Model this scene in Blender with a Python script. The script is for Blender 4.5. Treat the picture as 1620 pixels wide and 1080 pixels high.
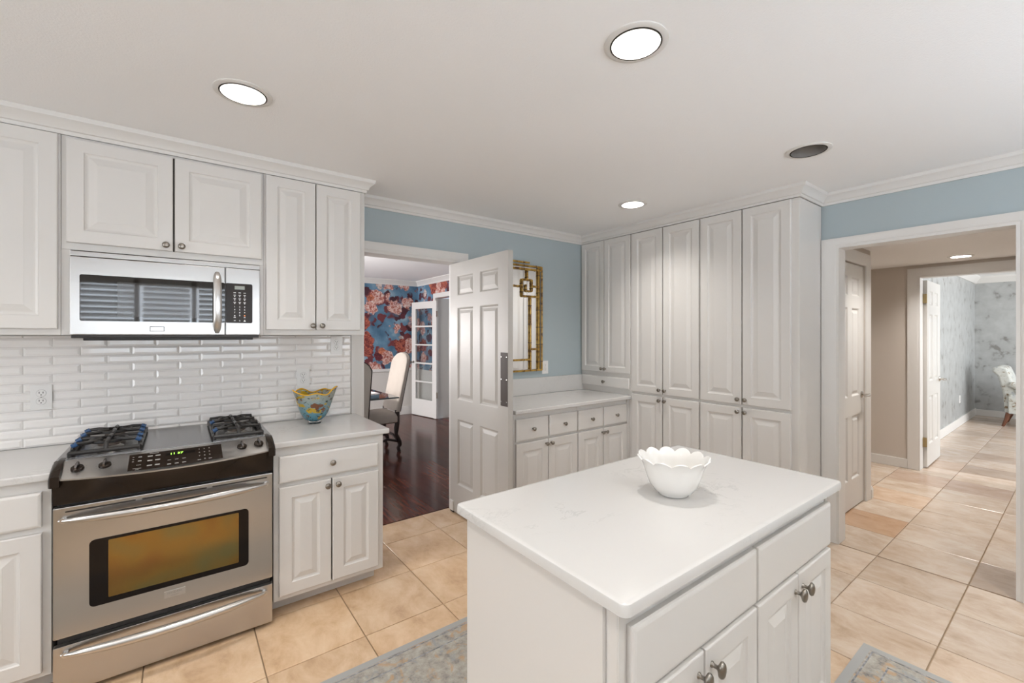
import bpy, bmesh, math, random
from mathutils import Vector, Matrix
random.seed(7)
R = math.radians
SC = bpy.context.scene
COL = SC.collection
for o in list(bpy.data.objects):
    bpy.data.objects.remove(o)

# ------------------------------------------------------------------ camera
cd = bpy.data.cameras.new('camera')
cd.sensor_width = 36.0
cd.lens = 36.0 * 695.5 / 1620.0
cd.shift_y = -10.2 / 1620.0
cd.clip_start = 0.05
cam = bpy.data.objects.new('camera', cd)
COL.objects.link(cam)
cam.location = (0, 0, 1.45)
cam.rotation_euler = (R(90), 0, R(52.86 - 90))
SC.camera = cam

# ------------------------------------------------------------------ world, daylight, exposure
w = bpy.data.worlds.new('world'); SC.world = w
w.use_nodes = True
w.node_tree.nodes['Background'].inputs[0].default_value = (0.75, 0.85, 1.0, 1)
w.node_tree.nodes['Background'].inputs[1].default_value = 0.6
SC.view_settings.view_transform = 'Standard'
SC.view_settings.look = 'None'
SC.view_settings.gamma = 1.0
SC.view_settings.use_curve_mapping = False
SC.view_settings.exposure = 0.31
try:
    SC.cycles.max_bounces = 7; SC.cycles.diffuse_bounces = 4; SC.cycles.glossy_bounces = 3; SC.cycles.transmission_bounces = 5; SC.cycles.adaptive_threshold = 0.02
except AttributeError:
    pass

def area(name, loc, rot, sx, sy, power, col=(1, 1, 1), spread=180):
    l = bpy.data.lights.new(name, 'AREA')
    l.shape = 'RECTANGLE'; l.size = sx; l.size_y = sy; l.energy = power; l.color = col
    l.spread = R(spread)
    o = bpy.data.objects.new(name, l); COL.objects.link(o)
    o.location = loc; o.rotation_euler = rot
    return o
# daylight for back window, dining and far rooms; other kitchen lights are added fill
area('kitchen_daylight_and_fill', (0.15, -1.446, 1.585), (R(90), 0, 0), 2.1, 1.0, 34, (0.97, 0.98, 1.0))
area('kitchen_daylight_and_fill', (2.45, -1.446, 1.585), (R(90), 0, 0), 1.3, 1.0, 25, (0.97, 0.98, 1.0))  # added fill light behind the made-up second window
area('fill_kitchen_side', (-2.58, 0.8, 1.5), (R(90), 0, R(-90)), 1.7, 1.3, 27, (1.0, 0.985, 0.97))  # added side fill; the window around it is made up
area('daylight_dining', (-1.5, 6.3, 1.5), (R(100), 0, R(-90)), 1.8, 1.8, 120, (0.95, 0.96, 1.0))
area('daylight_far_room', (9.0, -2.5, 1.5), (R(95), 0, 0), 3.4, 1.8, 140, (0.90, 0.95, 1.0))
CAN_POWER = 6.0
CAN_COL = (1.0, 0.965, 0.925)

# ------------------------------------------------------------------ materials
MATS = {}
def nt(name):
    m = bpy.data.materials.new(name); m.use_nodes = True
    MATS[name] = m
    t = m.node_tree
    return m, t, t.nodes['Principled BSDF']
def mat(name, col, rough=0.5, metal=0.0, bump=0.0, bscale=200.0, var=0.0, vscale=6.0, spec=0.5, coat=0.0, trans=0.0, emit=None, estr=0.0, stretch=None):
    m, t, b = nt(name)
    b.inputs['Base Color'].default_value = (*col, 1)
    b.inputs['Roughness'].default_value = rough
    b.inputs['Metallic'].default_value = metal
    b.inputs['Specular IOR Level'].default_value = spec
    b.inputs['Coat Weight'].default_value = coat
    b.inputs['Transmission Weight'].default_value = trans
    if emit:
        b.inputs['Emission Color'].default_value = (*emit, 1)
        b.inputs['Emission Strength'].default_value = estr
    tc = t.nodes.new('ShaderNodeTexCoord')
    src = tc.outputs['Object']
    if stretch:
        mp = t.nodes.new('ShaderNodeMapping'); mp.inputs['Scale'].default_value = stretch
        t.links.new(src, mp.inputs[0]); src = mp.outputs[0]
    if var:
        n = t.nodes.new('ShaderNodeTexNoise'); n.inputs['Scale'].default_value = vscale; n.inputs['Detail'].default_value = 4
        t.links.new(src, n.inputs['Vector'])
        r = t.nodes.new('ShaderNodeValToRGB')
        r.color_ramp.elements[0].position = 0.3; r.color_ramp.elements[1].position = 0.7
        r.color_ramp.elements[0].color = (*[c * (1 - var) for c in col], 1)
        r.color_ramp.elements[1].color = (*[min(1, c * (1 + var)) for c in col], 1)
        t.links.new(n.outputs['Fac'], r.inputs[0]); t.links.new(r.outputs[0], b.inputs['Base Color'])
    if bump:
        n = t.nodes.new('ShaderNodeTexNoise'); n.inputs['Scale'].default_value = bscale; n.inputs['Detail'].default_value = 3
        t.links.new(src, n.inputs['Vector'])
        bp = t.nodes.new('ShaderNodeBump'); bp.inputs['Strength'].default_value = bump; bp.inputs['Distance'].default_value = 0.002
        t.links.new(n.outputs['Fac'], bp.inputs['Height']); t.links.new(bp.outputs[0], b.inputs['Normal'])
    return m
def ramp(t, stops):
    r = t.nodes.new('ShaderNodeValToRGB')
    e = r.color_ramp.elements
    while len(e) < len(stops): e.new(0.5)
    for k, (p, c) in enumerate(stops):
        e[k].position = p; e[k].color = (*c, 1)
    return r
def mix(t, fac, a, b):
    n = t.nodes.new('ShaderNodeMix'); n.data_type = 'RGBA'
    for s, v in ((0, fac), (6, a), (7, b)):
        if isinstance(v, (int, float)): n.inputs[s].default_value = v
        elif isinstance(v, tuple): n.inputs[s].default_value = (*v, 1)
        else: t.links.new(v, n.inputs[s])
    return n.outputs[2]

mat('white_paint', (0.69, 0.668, 0.64), 0.36, bump=0.03, bscale=60)
mat('trim_paint', (0.71, 0.69, 0.662), 0.4)
mat('door_paint', (0.66, 0.64, 0.61), 0.38)
mat('ceiling_paint', (0.90, 0.895, 0.89), 0.9, bump=0.5, bscale=160)
mat('wall_blue', (0.405, 0.470, 0.492), 0.65, bump=0.15, bscale=180)
mat('wall_beige', (0.58, 0.52, 0.46), 0.7, bump=0.1, bscale=150)
mat('wall_cream', (0.66, 0.63, 0.59), 0.6)
mat('wall_plain', (0.72, 0.70, 0.66), 0.8)
mat('grout', (0.33, 0.24, 0.15), 0.9)
mat('tile_grout', (0.70, 0.67, 0.64), 0.8)
mat('splash_tile', (0.88, 0.855, 0.83), 0.09, coat=0.3)
mat('plate_white', (0.82, 0.81, 0.79), 0.35)
mat('socket_dark', (0.03, 0.025, 0.02), 0.6)
mat('steel', (0.52, 0.503, 0.485), 0.30, 1.0, var=0.05, vscale=3, bump=0.04, bscale=500, stretch=(0.03, 1, 1))
mat('steel_bright', (0.62, 0.60, 0.58), 0.28, 1.0)
for k_ in ('steel', 'steel_bright'):
    t_ = MATS[k_].node_tree; b_ = t_.nodes['Principled BSDF']
    tg = t_.nodes.new('ShaderNodeTangent'); tg.direction_type = 'RADIAL'; tg.axis = 'Z'
    t_.links.new(tg.outputs[0], b_.inputs['Tangent'])
    b_.inputs['Anisotropic'].default_value = 0.7
mat('steel_dark', (0.23, 0.22, 0.22), 0.25, 1.0)
mat('cooktop_steel', (0.24, 0.23, 0.225), 0.24, 1.0)
mat('black_gloss', (0.012, 0.010, 0.009), 0.03, coat=0.5)
mat('screen_dark', (0.03, 0.026, 0.022), 0.05, coat=0.5)
mat('oven_black', (0.010, 0.007, 0.006), 0.06, spec=0.2)
mat('black_bronze', (0.020, 0.013, 0.009), 0.25, spec=0.25)
mat('black_plastic', (0.02, 0.018, 0.017), 0.4)
mat('cast_iron', (0.018, 0.016, 0.015), 0.42)
mat('iron_blue', (0.025, 0.075, 0.18), 0.35)
mat('burner_cap', (0.10, 0.075, 0.06), 0.5)
mat('knob_pewter', (0.29, 0.265, 0.235), 0.28, 1.0)
mat('nickel', (0.55, 0.52, 0.48), 0.25, 1.0)
mat('brass_old', (0.38, 0.29, 0.15), 0.4, 1.0)
mat('push_plate', (0.070, 0.054, 0.045), 0.5, spec=0.3)
mat('print_white', (0.75, 0.73, 0.70), 0.5)
mat('print_grey', (0.35, 0.34, 0.32), 0.5)
mat('lcd', (0.32, 0.34, 0.30), 0.4)
mat('led_green', (0.1, 0.4, 0.05), 0.4, emit=(0.45, 1.0, 0.10), estr=1.6)
mat('led_red', (0.4, 0.1, 0.02), 0.4, emit=(1.0, 0.35, 0.10), estr=0.8)
mat('mirror_glass', (0.92, 0.92, 0.92), 0.01, 1.0)
mat('lamp_lens', (1, 1, 1), 0.5, emit=(1.0, 0.98, 0.95), estr=9.0)
mat('lamp_globe', (0.9, 0.9, 0.88), 0.4, emit=(1.0, 0.95, 0.9), estr=3.0)
mat('lamp_baffle', (0.30, 0.295, 0.28), 0.45)
mat('lamp_off', (0.42, 0.40, 0.38), 0.3, 0.6)
mat('dark_gap', (0.03, 0.024, 0.018), 0.7)
mat('ceramic', (0.83, 0.81, 0.775), 0.12, coat=0.3)
mat('linen', (0.44, 0.385, 0.335), 0.9, bump=0.3, bscale=600, var=0.05)
mat('dark_wood', (0.022, 0.012, 0.009), 0.3, var=0.2, vscale=20)
mat('leg_wood', (0.16, 0.06, 0.03), 0.35)
mat('glass_dark', (0.10, 0.13, 0.14), 0.03, spec=0.2, trans=0.6)
mat('glass_clear', (0.95, 0.97, 0.97), 0.0, trans=1.0)
mat('book_blue', (0.20, 0.28, 0.36), 0.4)
mat('paper', (0.75, 0.70, 0.70), 0.8)
mat('rug_border', (0.36, 0.36, 0.35), 0.95)
mat('pane_daylight', (0.6, 0.75, 0.9), 0.3, emit=(0.55, 0.75, 1.0), estr=0.8)
mat('louver', (0.85, 0.85, 0.84), 0.5)

for k_ in ('lamp_lens', 'lamp_globe', 'pane_daylight', 'led_green', 'led_red'): MATS[k_].cycles.emission_sampling = 'NONE'
def m_quartz():
    m, t, b = nt('quartz')
    g = t.nodes.new('ShaderNodeNewGeometry')
    n = t.nodes.new('ShaderNodeTexNoise'); n.inputs['Scale'].default_value = 5.5; n.inputs['Detail'].default_value = 8; n.inputs['Roughness'].default_value = 0.65; n.inputs['Distortion'].default_value = 1.2
    t.links.new(g.outputs['Position'], n.inputs['Vector'])
    r = ramp(t, [(0.0, (0.64, 0.625, 0.605)), (0.485, (0.64, 0.625, 0.605)), (0.5, (0.50, 0.49, 0.475)), (0.515, (0.64, 0.625, 0.605)), (1, (0.64, 0.625, 0.605))])
    t.links.new(n.outputs['Fac'], r.inputs[0])
    n2 = t.nodes.new('ShaderNodeTexNoise'); n2.inputs['Scale'].default_value = 2.3; n2.inputs['Detail'].default_value = 2
    t.links.new(g.outputs['Position'], n2.inputs['Vector'])
    r2 = ramp(t, [(0.50, (0, 0, 0)), (0.68, (1, 1, 1))])
    t.links.new(n2.outputs['Fac'], r2.inputs[0])
    t.links.new(mix(t, r2.outputs[0], (0.64, 0.625, 0.605), r.outputs[0]), b.inputs['Base Color'])
    b.inputs['Roughness'].default_value = 0.14
m_quartz()
def m_travertine():
    m, t, b = nt('travertine')
    g = t.nodes.new('ShaderNodeNewGeometry'); oi = t.nodes.new('ShaderNodeObjectInfo')
    mp = t.nodes.new('ShaderNodeMapping'); mp.inputs['Scale'].default_value = (1.7, 1.0, 1)
    t.links.new(g.outputs['Position'], mp.inputs[0])
    ad = t.nodes.new('ShaderNodeVectorMath'); ad.operation = 'ADD'
    sc = t.nodes.new('ShaderNodeVectorMath'); sc.operation = 'SCALE'; sc.inputs[3].default_value = 30.0
    cb = t.nodes.new('ShaderNodeCombineXYZ')
    for k in range(3): t.links.new(oi.outputs['Random'], cb.inputs[k])
    t.links.new(cb.outputs[0], sc.inputs[0]); t.links.new(mp.outputs[0], ad.inputs[0]); t.links.new(sc.outputs[0], ad.inputs[1])
    n = t.nodes.new('ShaderNodeTexNoise'); n.inputs['Scale'].default_value = 4.2; n.inputs['Detail'].default_value = 9; n.inputs['Roughness'].default_value = 0.68; n.inputs['Distortion'].default_value = 0.35
    t.links.new(ad.outputs[0], n.inputs['Vector'])
    r = ramp(t, [(0.24, (0.42, 0.27, 0.155)), (0.42, (0.585, 0.40, 0.25)), (0.56, (0.66, 0.475, 0.315)), (0.76, (0.73, 0.57, 0.41))])
    t.links.new(n.outputs['Fac'], r.inputs[0])
    # tint carried by each tile
    mu = t.nodes.new('ShaderNodeMix'); mu.data_type = 'RGBA'; mu.blend_type = 'MULTIPLY'; mu.inputs[0].default_value = 1.0
    t.links.new(r.outputs[0], mu.inputs[6]); t.links.new(oi.outputs['Color'], mu.inputs[7])
    t.links.new(mu.outputs[2], b.inputs['Base Color'])
    b.inputs['Roughness'].default_value = 0.24
    n3 = t.nodes.new('ShaderNodeTexNoise'); n3.inputs['Scale'].default_value = 40; n3.inputs['Detail'].default_value = 4
    t.links.new(ad.outputs[0], n3.inputs['Vector'])
    bp = t.nodes.new('ShaderNodeBump'); bp.inputs['Strength'].default_value = 0.08; bp.inputs['Distance'].default_value = 0.002
    t.links.new(n3.outputs['Fac'], bp.inputs['Height']); t.links.new(bp.outputs[0], b.inputs['Normal'])
m_travertine()
def m_plank():
    m, t, b = nt('plank')
    g = t.nodes.new('ShaderNodeNewGeometry'); oi = t.nodes.new('ShaderNodeObjectInfo')
    mp = t.nodes.new('ShaderNodeMapping'); mp.inputs['Scale'].default_value = (30, 2.0, 1)
    t.links.new(g.outputs['Position'], mp.inputs[0])
    n = t.nodes.new('ShaderNodeTexNoise'); n.inputs['Scale'].default_value = 1.5; n.inputs['Detail'].default_value = 5
    t.links.new(mp.outputs[0], n.inputs['Vector'])
    r = ramp(t, [(0.3, (0.040, 0.0105, 0.0070)), (0.7, (0.145, 0.046, 0.028))])
    t.links.new(n.outputs['Fac'], r.inputs[0])
    r2 = ramp(t, [(0.0, (0.55, 0.55, 0.55)), (1.0, (1.35, 1.3, 1.25))])
    t.links.new(oi.outputs['Random'], r2.inputs[0])
    mu = t.nodes.new('ShaderNodeMix'); mu.data_type = 'RGBA'; mu.blend_type = 'MULTIPLY'; mu.inputs[0].default_value = 1.0
    t.links.new(r.outputs[0], mu.inputs[6]); t.links.new(r2.outputs[0], mu.inputs[7])
    t.links.new(mu.outputs[2], b.inputs['Base Color'])
    b.inputs['Roughness'].default_value = 0.17
    b.inputs['Specular IOR Level'].default_value = 0.22
m_plank()
def m_wallpaper():
    m, t, b = nt('wallpaper')
    g = t.nodes.new('ShaderNodeNewGeometry')
    def pos(scale, off=(0, 0, 0)):
        mp = t.nodes.new('ShaderNodeMapping'); mp.inputs['Scale'].default_value = scale; mp.inputs['Location'].default_value = off
        t.links.new(g.outputs['Position'], mp.inputs[0]); return mp.outputs[0]
    nz = t.nodes.new('ShaderNodeTexNoise'); nz.inputs['Scale'].default_value = 11; nz.inputs['Detail'].default_value = 4
    t.links.new(pos((1, 1, 1)), nz.inputs['Vector'])
    def distort(v, amt):
        s = t.nodes.new('ShaderNodeVectorMath'); s.operation = 'SCALE'; s.inputs[3].default_value = amt
        t.links.new(nz.outputs['Color'], s.inputs[0])
        a = t.nodes.new('ShaderNodeVectorMath'); a.operation = 'ADD'
        t.links.new(v, a.inputs[0]); t.links.new(s.outputs[0], a.inputs[1]); return a.outputs[0]
    def vor(v, sc, rnd=1.0):
        n = t.nodes.new('ShaderNodeTexVoronoi'); n.inputs['Scale'].default_value = sc; n.inputs['Randomness'].default_value = rnd
        t.links.new(v, n.inputs['Vector']); return n
    bl = t.nodes.new('ShaderNodeTexNoise'); bl.inputs['Scale'].default_value = 4.0; bl.inputs['Detail'].default_value = 5
    t.links.new(pos((1, 1, 1)), bl.inputs['Vector'])
    blue = ramp(t, [(0.3, (0.055, 0.13, 0.21)), (0.55, (0.13, 0.25, 0.36)), (0.72, (0.34, 0.45, 0.52))])
    t.links.new(bl.outputs['Fac'], blue.inputs[0])
    # dark leaves
    v1 = vor(distort(pos((1, 1, 1)), 0.16), 6.5)
    lf = ramp(t, [(0.46, (1, 1, 1)), (0.50, (0, 0, 0))]); t.links.new(v1.outputs['Distance'], lf.inputs[0])
    gate = t.nodes.new('ShaderNodeTexNoise'); gate.inputs['Scale'].default_value = 3.3
    t.links.new(pos((1, 1, 1), (3, 5, 1)), gate.inputs['Vector'])
    gr = ramp(t, [(0.38, (0, 0, 0)), (0.43, (1, 1, 1))]); t.links.new(gate.outputs['Fac'], gr.inputs[0])
    lm = t.nodes.new('ShaderNodeMath'); lm.operation = 'MULTIPLY'
    t.links.new(lf.outputs[0], lm.inputs[0]); t.links.new(gr.outputs[0], lm.inputs[1])
    leafc = ramp(t, [(0.0, (0.035, 0.012, 0.02)), (0.6, (0.10, 0.018, 0.028)), (1.0, (0.22, 0.05, 0.05))])
    t.links.new(v1.outputs['Color'], leafc.inputs[0])
    c1 = mix(t, lm.outputs[0], blue.outputs[0], leafc.outputs[0])
    # big blooms
    v2 = vor(distort(pos((1, 1, 1), (0.2, 0.1, 0.3)), 0.17), 3.1, 0.9)
    bm_ = ramp(t, [(0.40, (1, 1, 1)), (0.45, (0, 0, 0))]); t.links.new(v2.outputs['Distance'], bm_.inputs[0])
    pet = t.nodes.new('ShaderNodeTexNoise'); pet.inputs['Scale'].default_value = 24; pet.inputs['Detail'].default_value = 3; pet.inputs['Distortion'].default_value = 1.2
    t.links.new(pos((1, 1, 1)), pet.inputs['Vector'])
    petc = ramp(t, [(0.36, (0.30, 0.07, 0.05)), (0.46, (0.55, 0.25, 0.20)), (0.56, (0.66, 0.44, 0.39)), (0.68, (0.74, 0.62, 0.57))])
    t.links.new(pet.outputs['Fac'], petc.inputs[0])
    sep = t.nodes.new('ShaderNodeSeparateColor'); t.links.new(v2.outputs['Color'], sep.inputs[0])
    redc = ramp(t, [(0.38, (0.12, 0.015, 0.02)), (0.62, (0.46, 0.12, 0.07))]); t.links.new(pet.outputs['Fac'], redc.inputs[0])
    pick = ramp(t, [(0.72, (0, 0, 0)), (0.75, (1, 1, 1))]); t.links.new(sep.outputs[0], pick.inputs[0])
    bloom = mix(t, pick.outputs[0], petc.outputs[0], redc.outputs[0])
    c2 = mix(t, bm_.outputs[0], c1, bloom)
    # small coral and cream blooms
    v3 = vor(distort(pos((1, 1, 1), (1.7, 0.6, 2.1)), 0.13), 4.6, 1.0)
    b3 = ramp(t, [(0.30, (1, 1, 1)), (0.36, (0, 0, 0))]); t.links.new(v3.outputs['Distance'], b3.inputs[0])
    s3 = t.nodes.new('ShaderNodeSeparateColor'); t.links.new(v3.outputs['Color'], s3.inputs[0])
    k3 = ramp(t, [(0.0, (0.58, 0.50, 0.46)), (0.30, (0.52, 0.17, 0.09)), (0.55, (0.50, 0.30, 0.28)), (0.7, (0.14, 0.02, 0.03))]); k3.color_ramp.interpolation = 'CONSTANT'
    t.links.new(s3.outputs[0], k3.inputs[0])
    sh = ramp(t, [(0.35, (0.5, 0.4, 0.4)), (0.62, (1.2, 1.2, 1.2))]); t.links.new(pet.outputs['Fac'], sh.inputs[0])
    mu = t.nodes.new('ShaderNodeMix'); mu.data_type = 'RGBA'; mu.blend_type = 'MULTIPLY'; mu.inputs[0].default_value = 1.0
    t.links.new(k3.outputs[0], mu.inputs[6]); t.links.new(sh.outputs[0], mu.inputs[7])
    on3 = ramp(t, [(0.42, (0, 0, 0)), (0.44, (1, 1, 1))]); t.links.new(s3.outputs[1], on3.inputs[0])
    m3 = t.nodes.new('ShaderNodeMath'); m3.operation = 'MULTIPLY'
    t.links.new(b3.outputs[0], m3.inputs[0]); t.links.new(on3.outputs[0], m3.inputs[1])
    c2 = mix(t, m3.outputs[0], c2, mu.outputs[2])
    t.links.new(c2, b.inputs['Base Color'])
    b.inputs['Roughness'].default_value = 0.6
m_wallpaper()
def m_silver():
    m, t, b = nt('silver_wallpaper')
    g = t.nodes.new('ShaderNodeNewGeometry')
    n = t.nodes.new('ShaderNodeTexNoise'); n.inputs['Scale'].default_value = 7.5; n.inputs['Detail'].default_value = 6; n.inputs['Distortion'].default_value = 0.3
    t.links.new(g.outputs['Position'], n.inputs['Vector'])
    r = ramp(t, [(0.30, (0.24, 0.235, 0.22)), (0.40, (0.40, 0.405, 0.40)), (0.7, (0.47, 0.48, 0.475))])
    t.links.new(n.outputs['Fac'], r.inputs[0])
    t.links.new(r.outputs[0], b.inputs['Base Color'])
    b.inputs['Roughness'].default_value = 0.42; b.inputs['Metallic'].default_value = 0.25
m_silver()
def m_rug(name, stripe_axis):
    m, t, b = nt(name)
    g = t.nodes.new('ShaderNodeNewGeometry')
    n = t.nodes.new('ShaderNodeTexNoise'); n.inputs['Scale'].default_value = 26; n.inputs['Detail'].default_value = 6; n.inputs['Roughness'].default_value = 0.7
    t.links.new(g.outputs['Position'], n.inputs['Vector'])
    r = ramp(t, [(0.30, (0.17, 0.165, 0.16)), (0.44, (0.33, 0.305, 0.265)), (0.56, (0.40, 0.375, 0.33)), (0.70, (0.46, 0.445, 0.41))])
    t.links.new(n.outputs['Fac'], r.inputs[0])
    v = t.nodes.new('ShaderNodeTexNoise'); v.inputs['Scale'].default_value = 9; v.inputs['Detail'].default_value = 4; v.inputs['Distortion'].default_value = 2.0
    t.links.new(g.outputs['Position'], v.inputs['Vector'])
    f = ramp(t, [(0.56, (0, 0, 0)), (0.64, (0.75, 0.75, 0.75))]); t.links.new(v.outputs['Fac'], f.inputs[0])
    f2 = ramp(t, [(0.34, (0.7, 0.7, 0.7)), (0.42, (0, 0, 0))]); t.links.new(v.outputs['Fac'], f2.inputs[0])
    c1 = mix(t, f.outputs[0], r.outputs[0], (0.46, 0.30, 0.17))
    c2 = mix(t, f2.outputs[0], c1, (0.29, 0.305, 0.31))
    t.links.new(c2, b.inputs['Base Color'])
    b.inputs['Roughness'].default_value = 0.95
    bp = t.nodes.new('ShaderNodeBump'); bp.inputs['Strength'].default_value = 0.5; bp.inputs['Distance'].default_value = 0.003
    t.links.new(n.outputs['Fac'], bp.inputs['Height']); t.links.new(bp.outputs[0], b.inputs['Normal'])
m_rug('rug_field', 0)
def m_oven_glass():
    m, t, b = nt('oven_coating')
    tc = t.nodes.new('ShaderNodeTexCoord')
    n = t.nodes.new('ShaderNodeTexNoise'); n.inputs['Scale'].default_value = 6; n.inputs['Detail'].default_value = 1
    t.links.new(tc.outputs['Object'], n.inputs['Vector'])
    r = ramp(t, [(0.3, (0.25, 0.135, 0.05)), (0.5, (0.28, 0.185, 0.06)), (0.7, (0.21, 0.19, 0.085))])
    t.links.new(n.outputs['Fac'], r.inputs[0]); t.links.new(r.outputs[0], b.inputs['Base Color'])
    b.inputs['Metallic'].default_value = 1.0; b.inputs['Roughness'].default_value = 0.16
m_oven_glass()
def m_bamboo():
    m, t, b = nt('bamboo_gold')
    g = t.nodes.new('ShaderNodeNewGeometry')
    n = t.nodes.new('ShaderNodeTexNoise'); n.inputs['Scale'].default_value = 28; n.inputs['Detail'].default_value = 3
    t.links.new(g.outputs['Position'], n.inputs['Vector'])
    r = ramp(t, [(0.34, (0.11, 0.045, 0.010)), (0.46, (0.40, 0.22, 0.035)), (0.7, (0.62, 0.40, 0.09))])
    t.links.new(n.outputs['Fac'], r.inputs[0]); t.links.new(r.outputs[0], b.inputs['Base Color'])
    b.inputs['Roughness'].default_value = 0.3; b.inputs['Metallic'].default_value = 0.35
m_bamboo()
mat('bamboo_node', (0.10, 0.045, 0.015), 0.45)
def m_vase():
    m, t, b = nt('art_glass')
    tc = t.nodes.new('ShaderNodeTexCoord')
    sp = t.nodes.new('ShaderNodeSeparateXYZ'); t.links.new(tc.outputs['Object'], sp.inputs[0])
    h = t.nodes.new('ShaderNodeMath'); h.operation = 'MULTIPLY'; h.inputs[1].default_value = 4.6
    t.links.new(sp.outputs[2], h.inputs[0])
    base = ramp(t, [(0.05, (0.03, 0.20, 0.30)), (0.40, (0.14, 0.30, 0.35)), (0.65, (0.27, 0.33, 0.32)), (1.0, (0.36, 0.36, 0.28))])
    t.links.new(h.outputs[0], base.inputs[0])
    def blot(sc, lo, hi, col, prev, off):
        mp = t.nodes.new('ShaderNodeMapping'); mp.inputs['Location'].default_value = off; mp.inputs['Scale'].default_value = (1, 1, 1.5)
        t.links.new(tc.outputs['Object'], mp.inputs[0])
        n = t.nodes.new('ShaderNodeTexNoise'); n.inputs['Scale'].default_value = sc; n.inputs['Detail'].default_value = 2; n.inputs['Distortion'].default_value = 0.8
        t.links.new(mp.outputs[0], n.inputs['Vector'])
        f = ramp(t, [(lo, (0, 0, 0)), (hi, (1, 1, 1))]); t.links.new(n.outputs['Fac'], f.inputs[0])
        return mix(t, f.outputs[0], prev, col)
    c = blot(15, 0.58, 0.62, (0.50, 0.32, 0.02), base.outputs[0], (0, 0, 0))
    c = blot(20, 0.60, 0.64, (0.17, 0.06, 0.02), c, (1, 2, 3))
    c = blot(60, 0.61, 0.66, (0.03, 0.06, 0.05), c, (4, 1, 2))
    t.links.new(c, b.inputs['Base Color'])
    b.inputs['Roughness'].default_value = 0.06; b.inputs['Coat Weight'].default_value = 0.4
m_vase()
mat('vase_rim', (0.75, 0.40, 0.015), 0.08, coat=0.4)
def m_toile():
    m, t, b = nt('floral_fabric')
    tc = t.nodes.new('ShaderNodeTexCoord')
    n = t.nodes.new('ShaderNodeTexNoise'); n.inputs['Scale'].default_value = 16; n.inputs['Detail'].default_value = 3
    t.links.new(tc.outputs['Object'], n.inputs['Vector'])
    r = ramp(t, [(0.34, (0.22, 0.16, 0.10)), (0.42, (0.50, 0.50, 0.46)), (0.62, (0.56, 0.57, 0.54)), (0.72, (0.30, 0.32, 0.36))])
    t.links.new(n.outputs['Fac'], r.inputs[0]); t.links.new(r.outputs[0], b.inputs['Base Color'])
    b.inputs['Roughness'].default_value = 0.9
m_toile()

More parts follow.
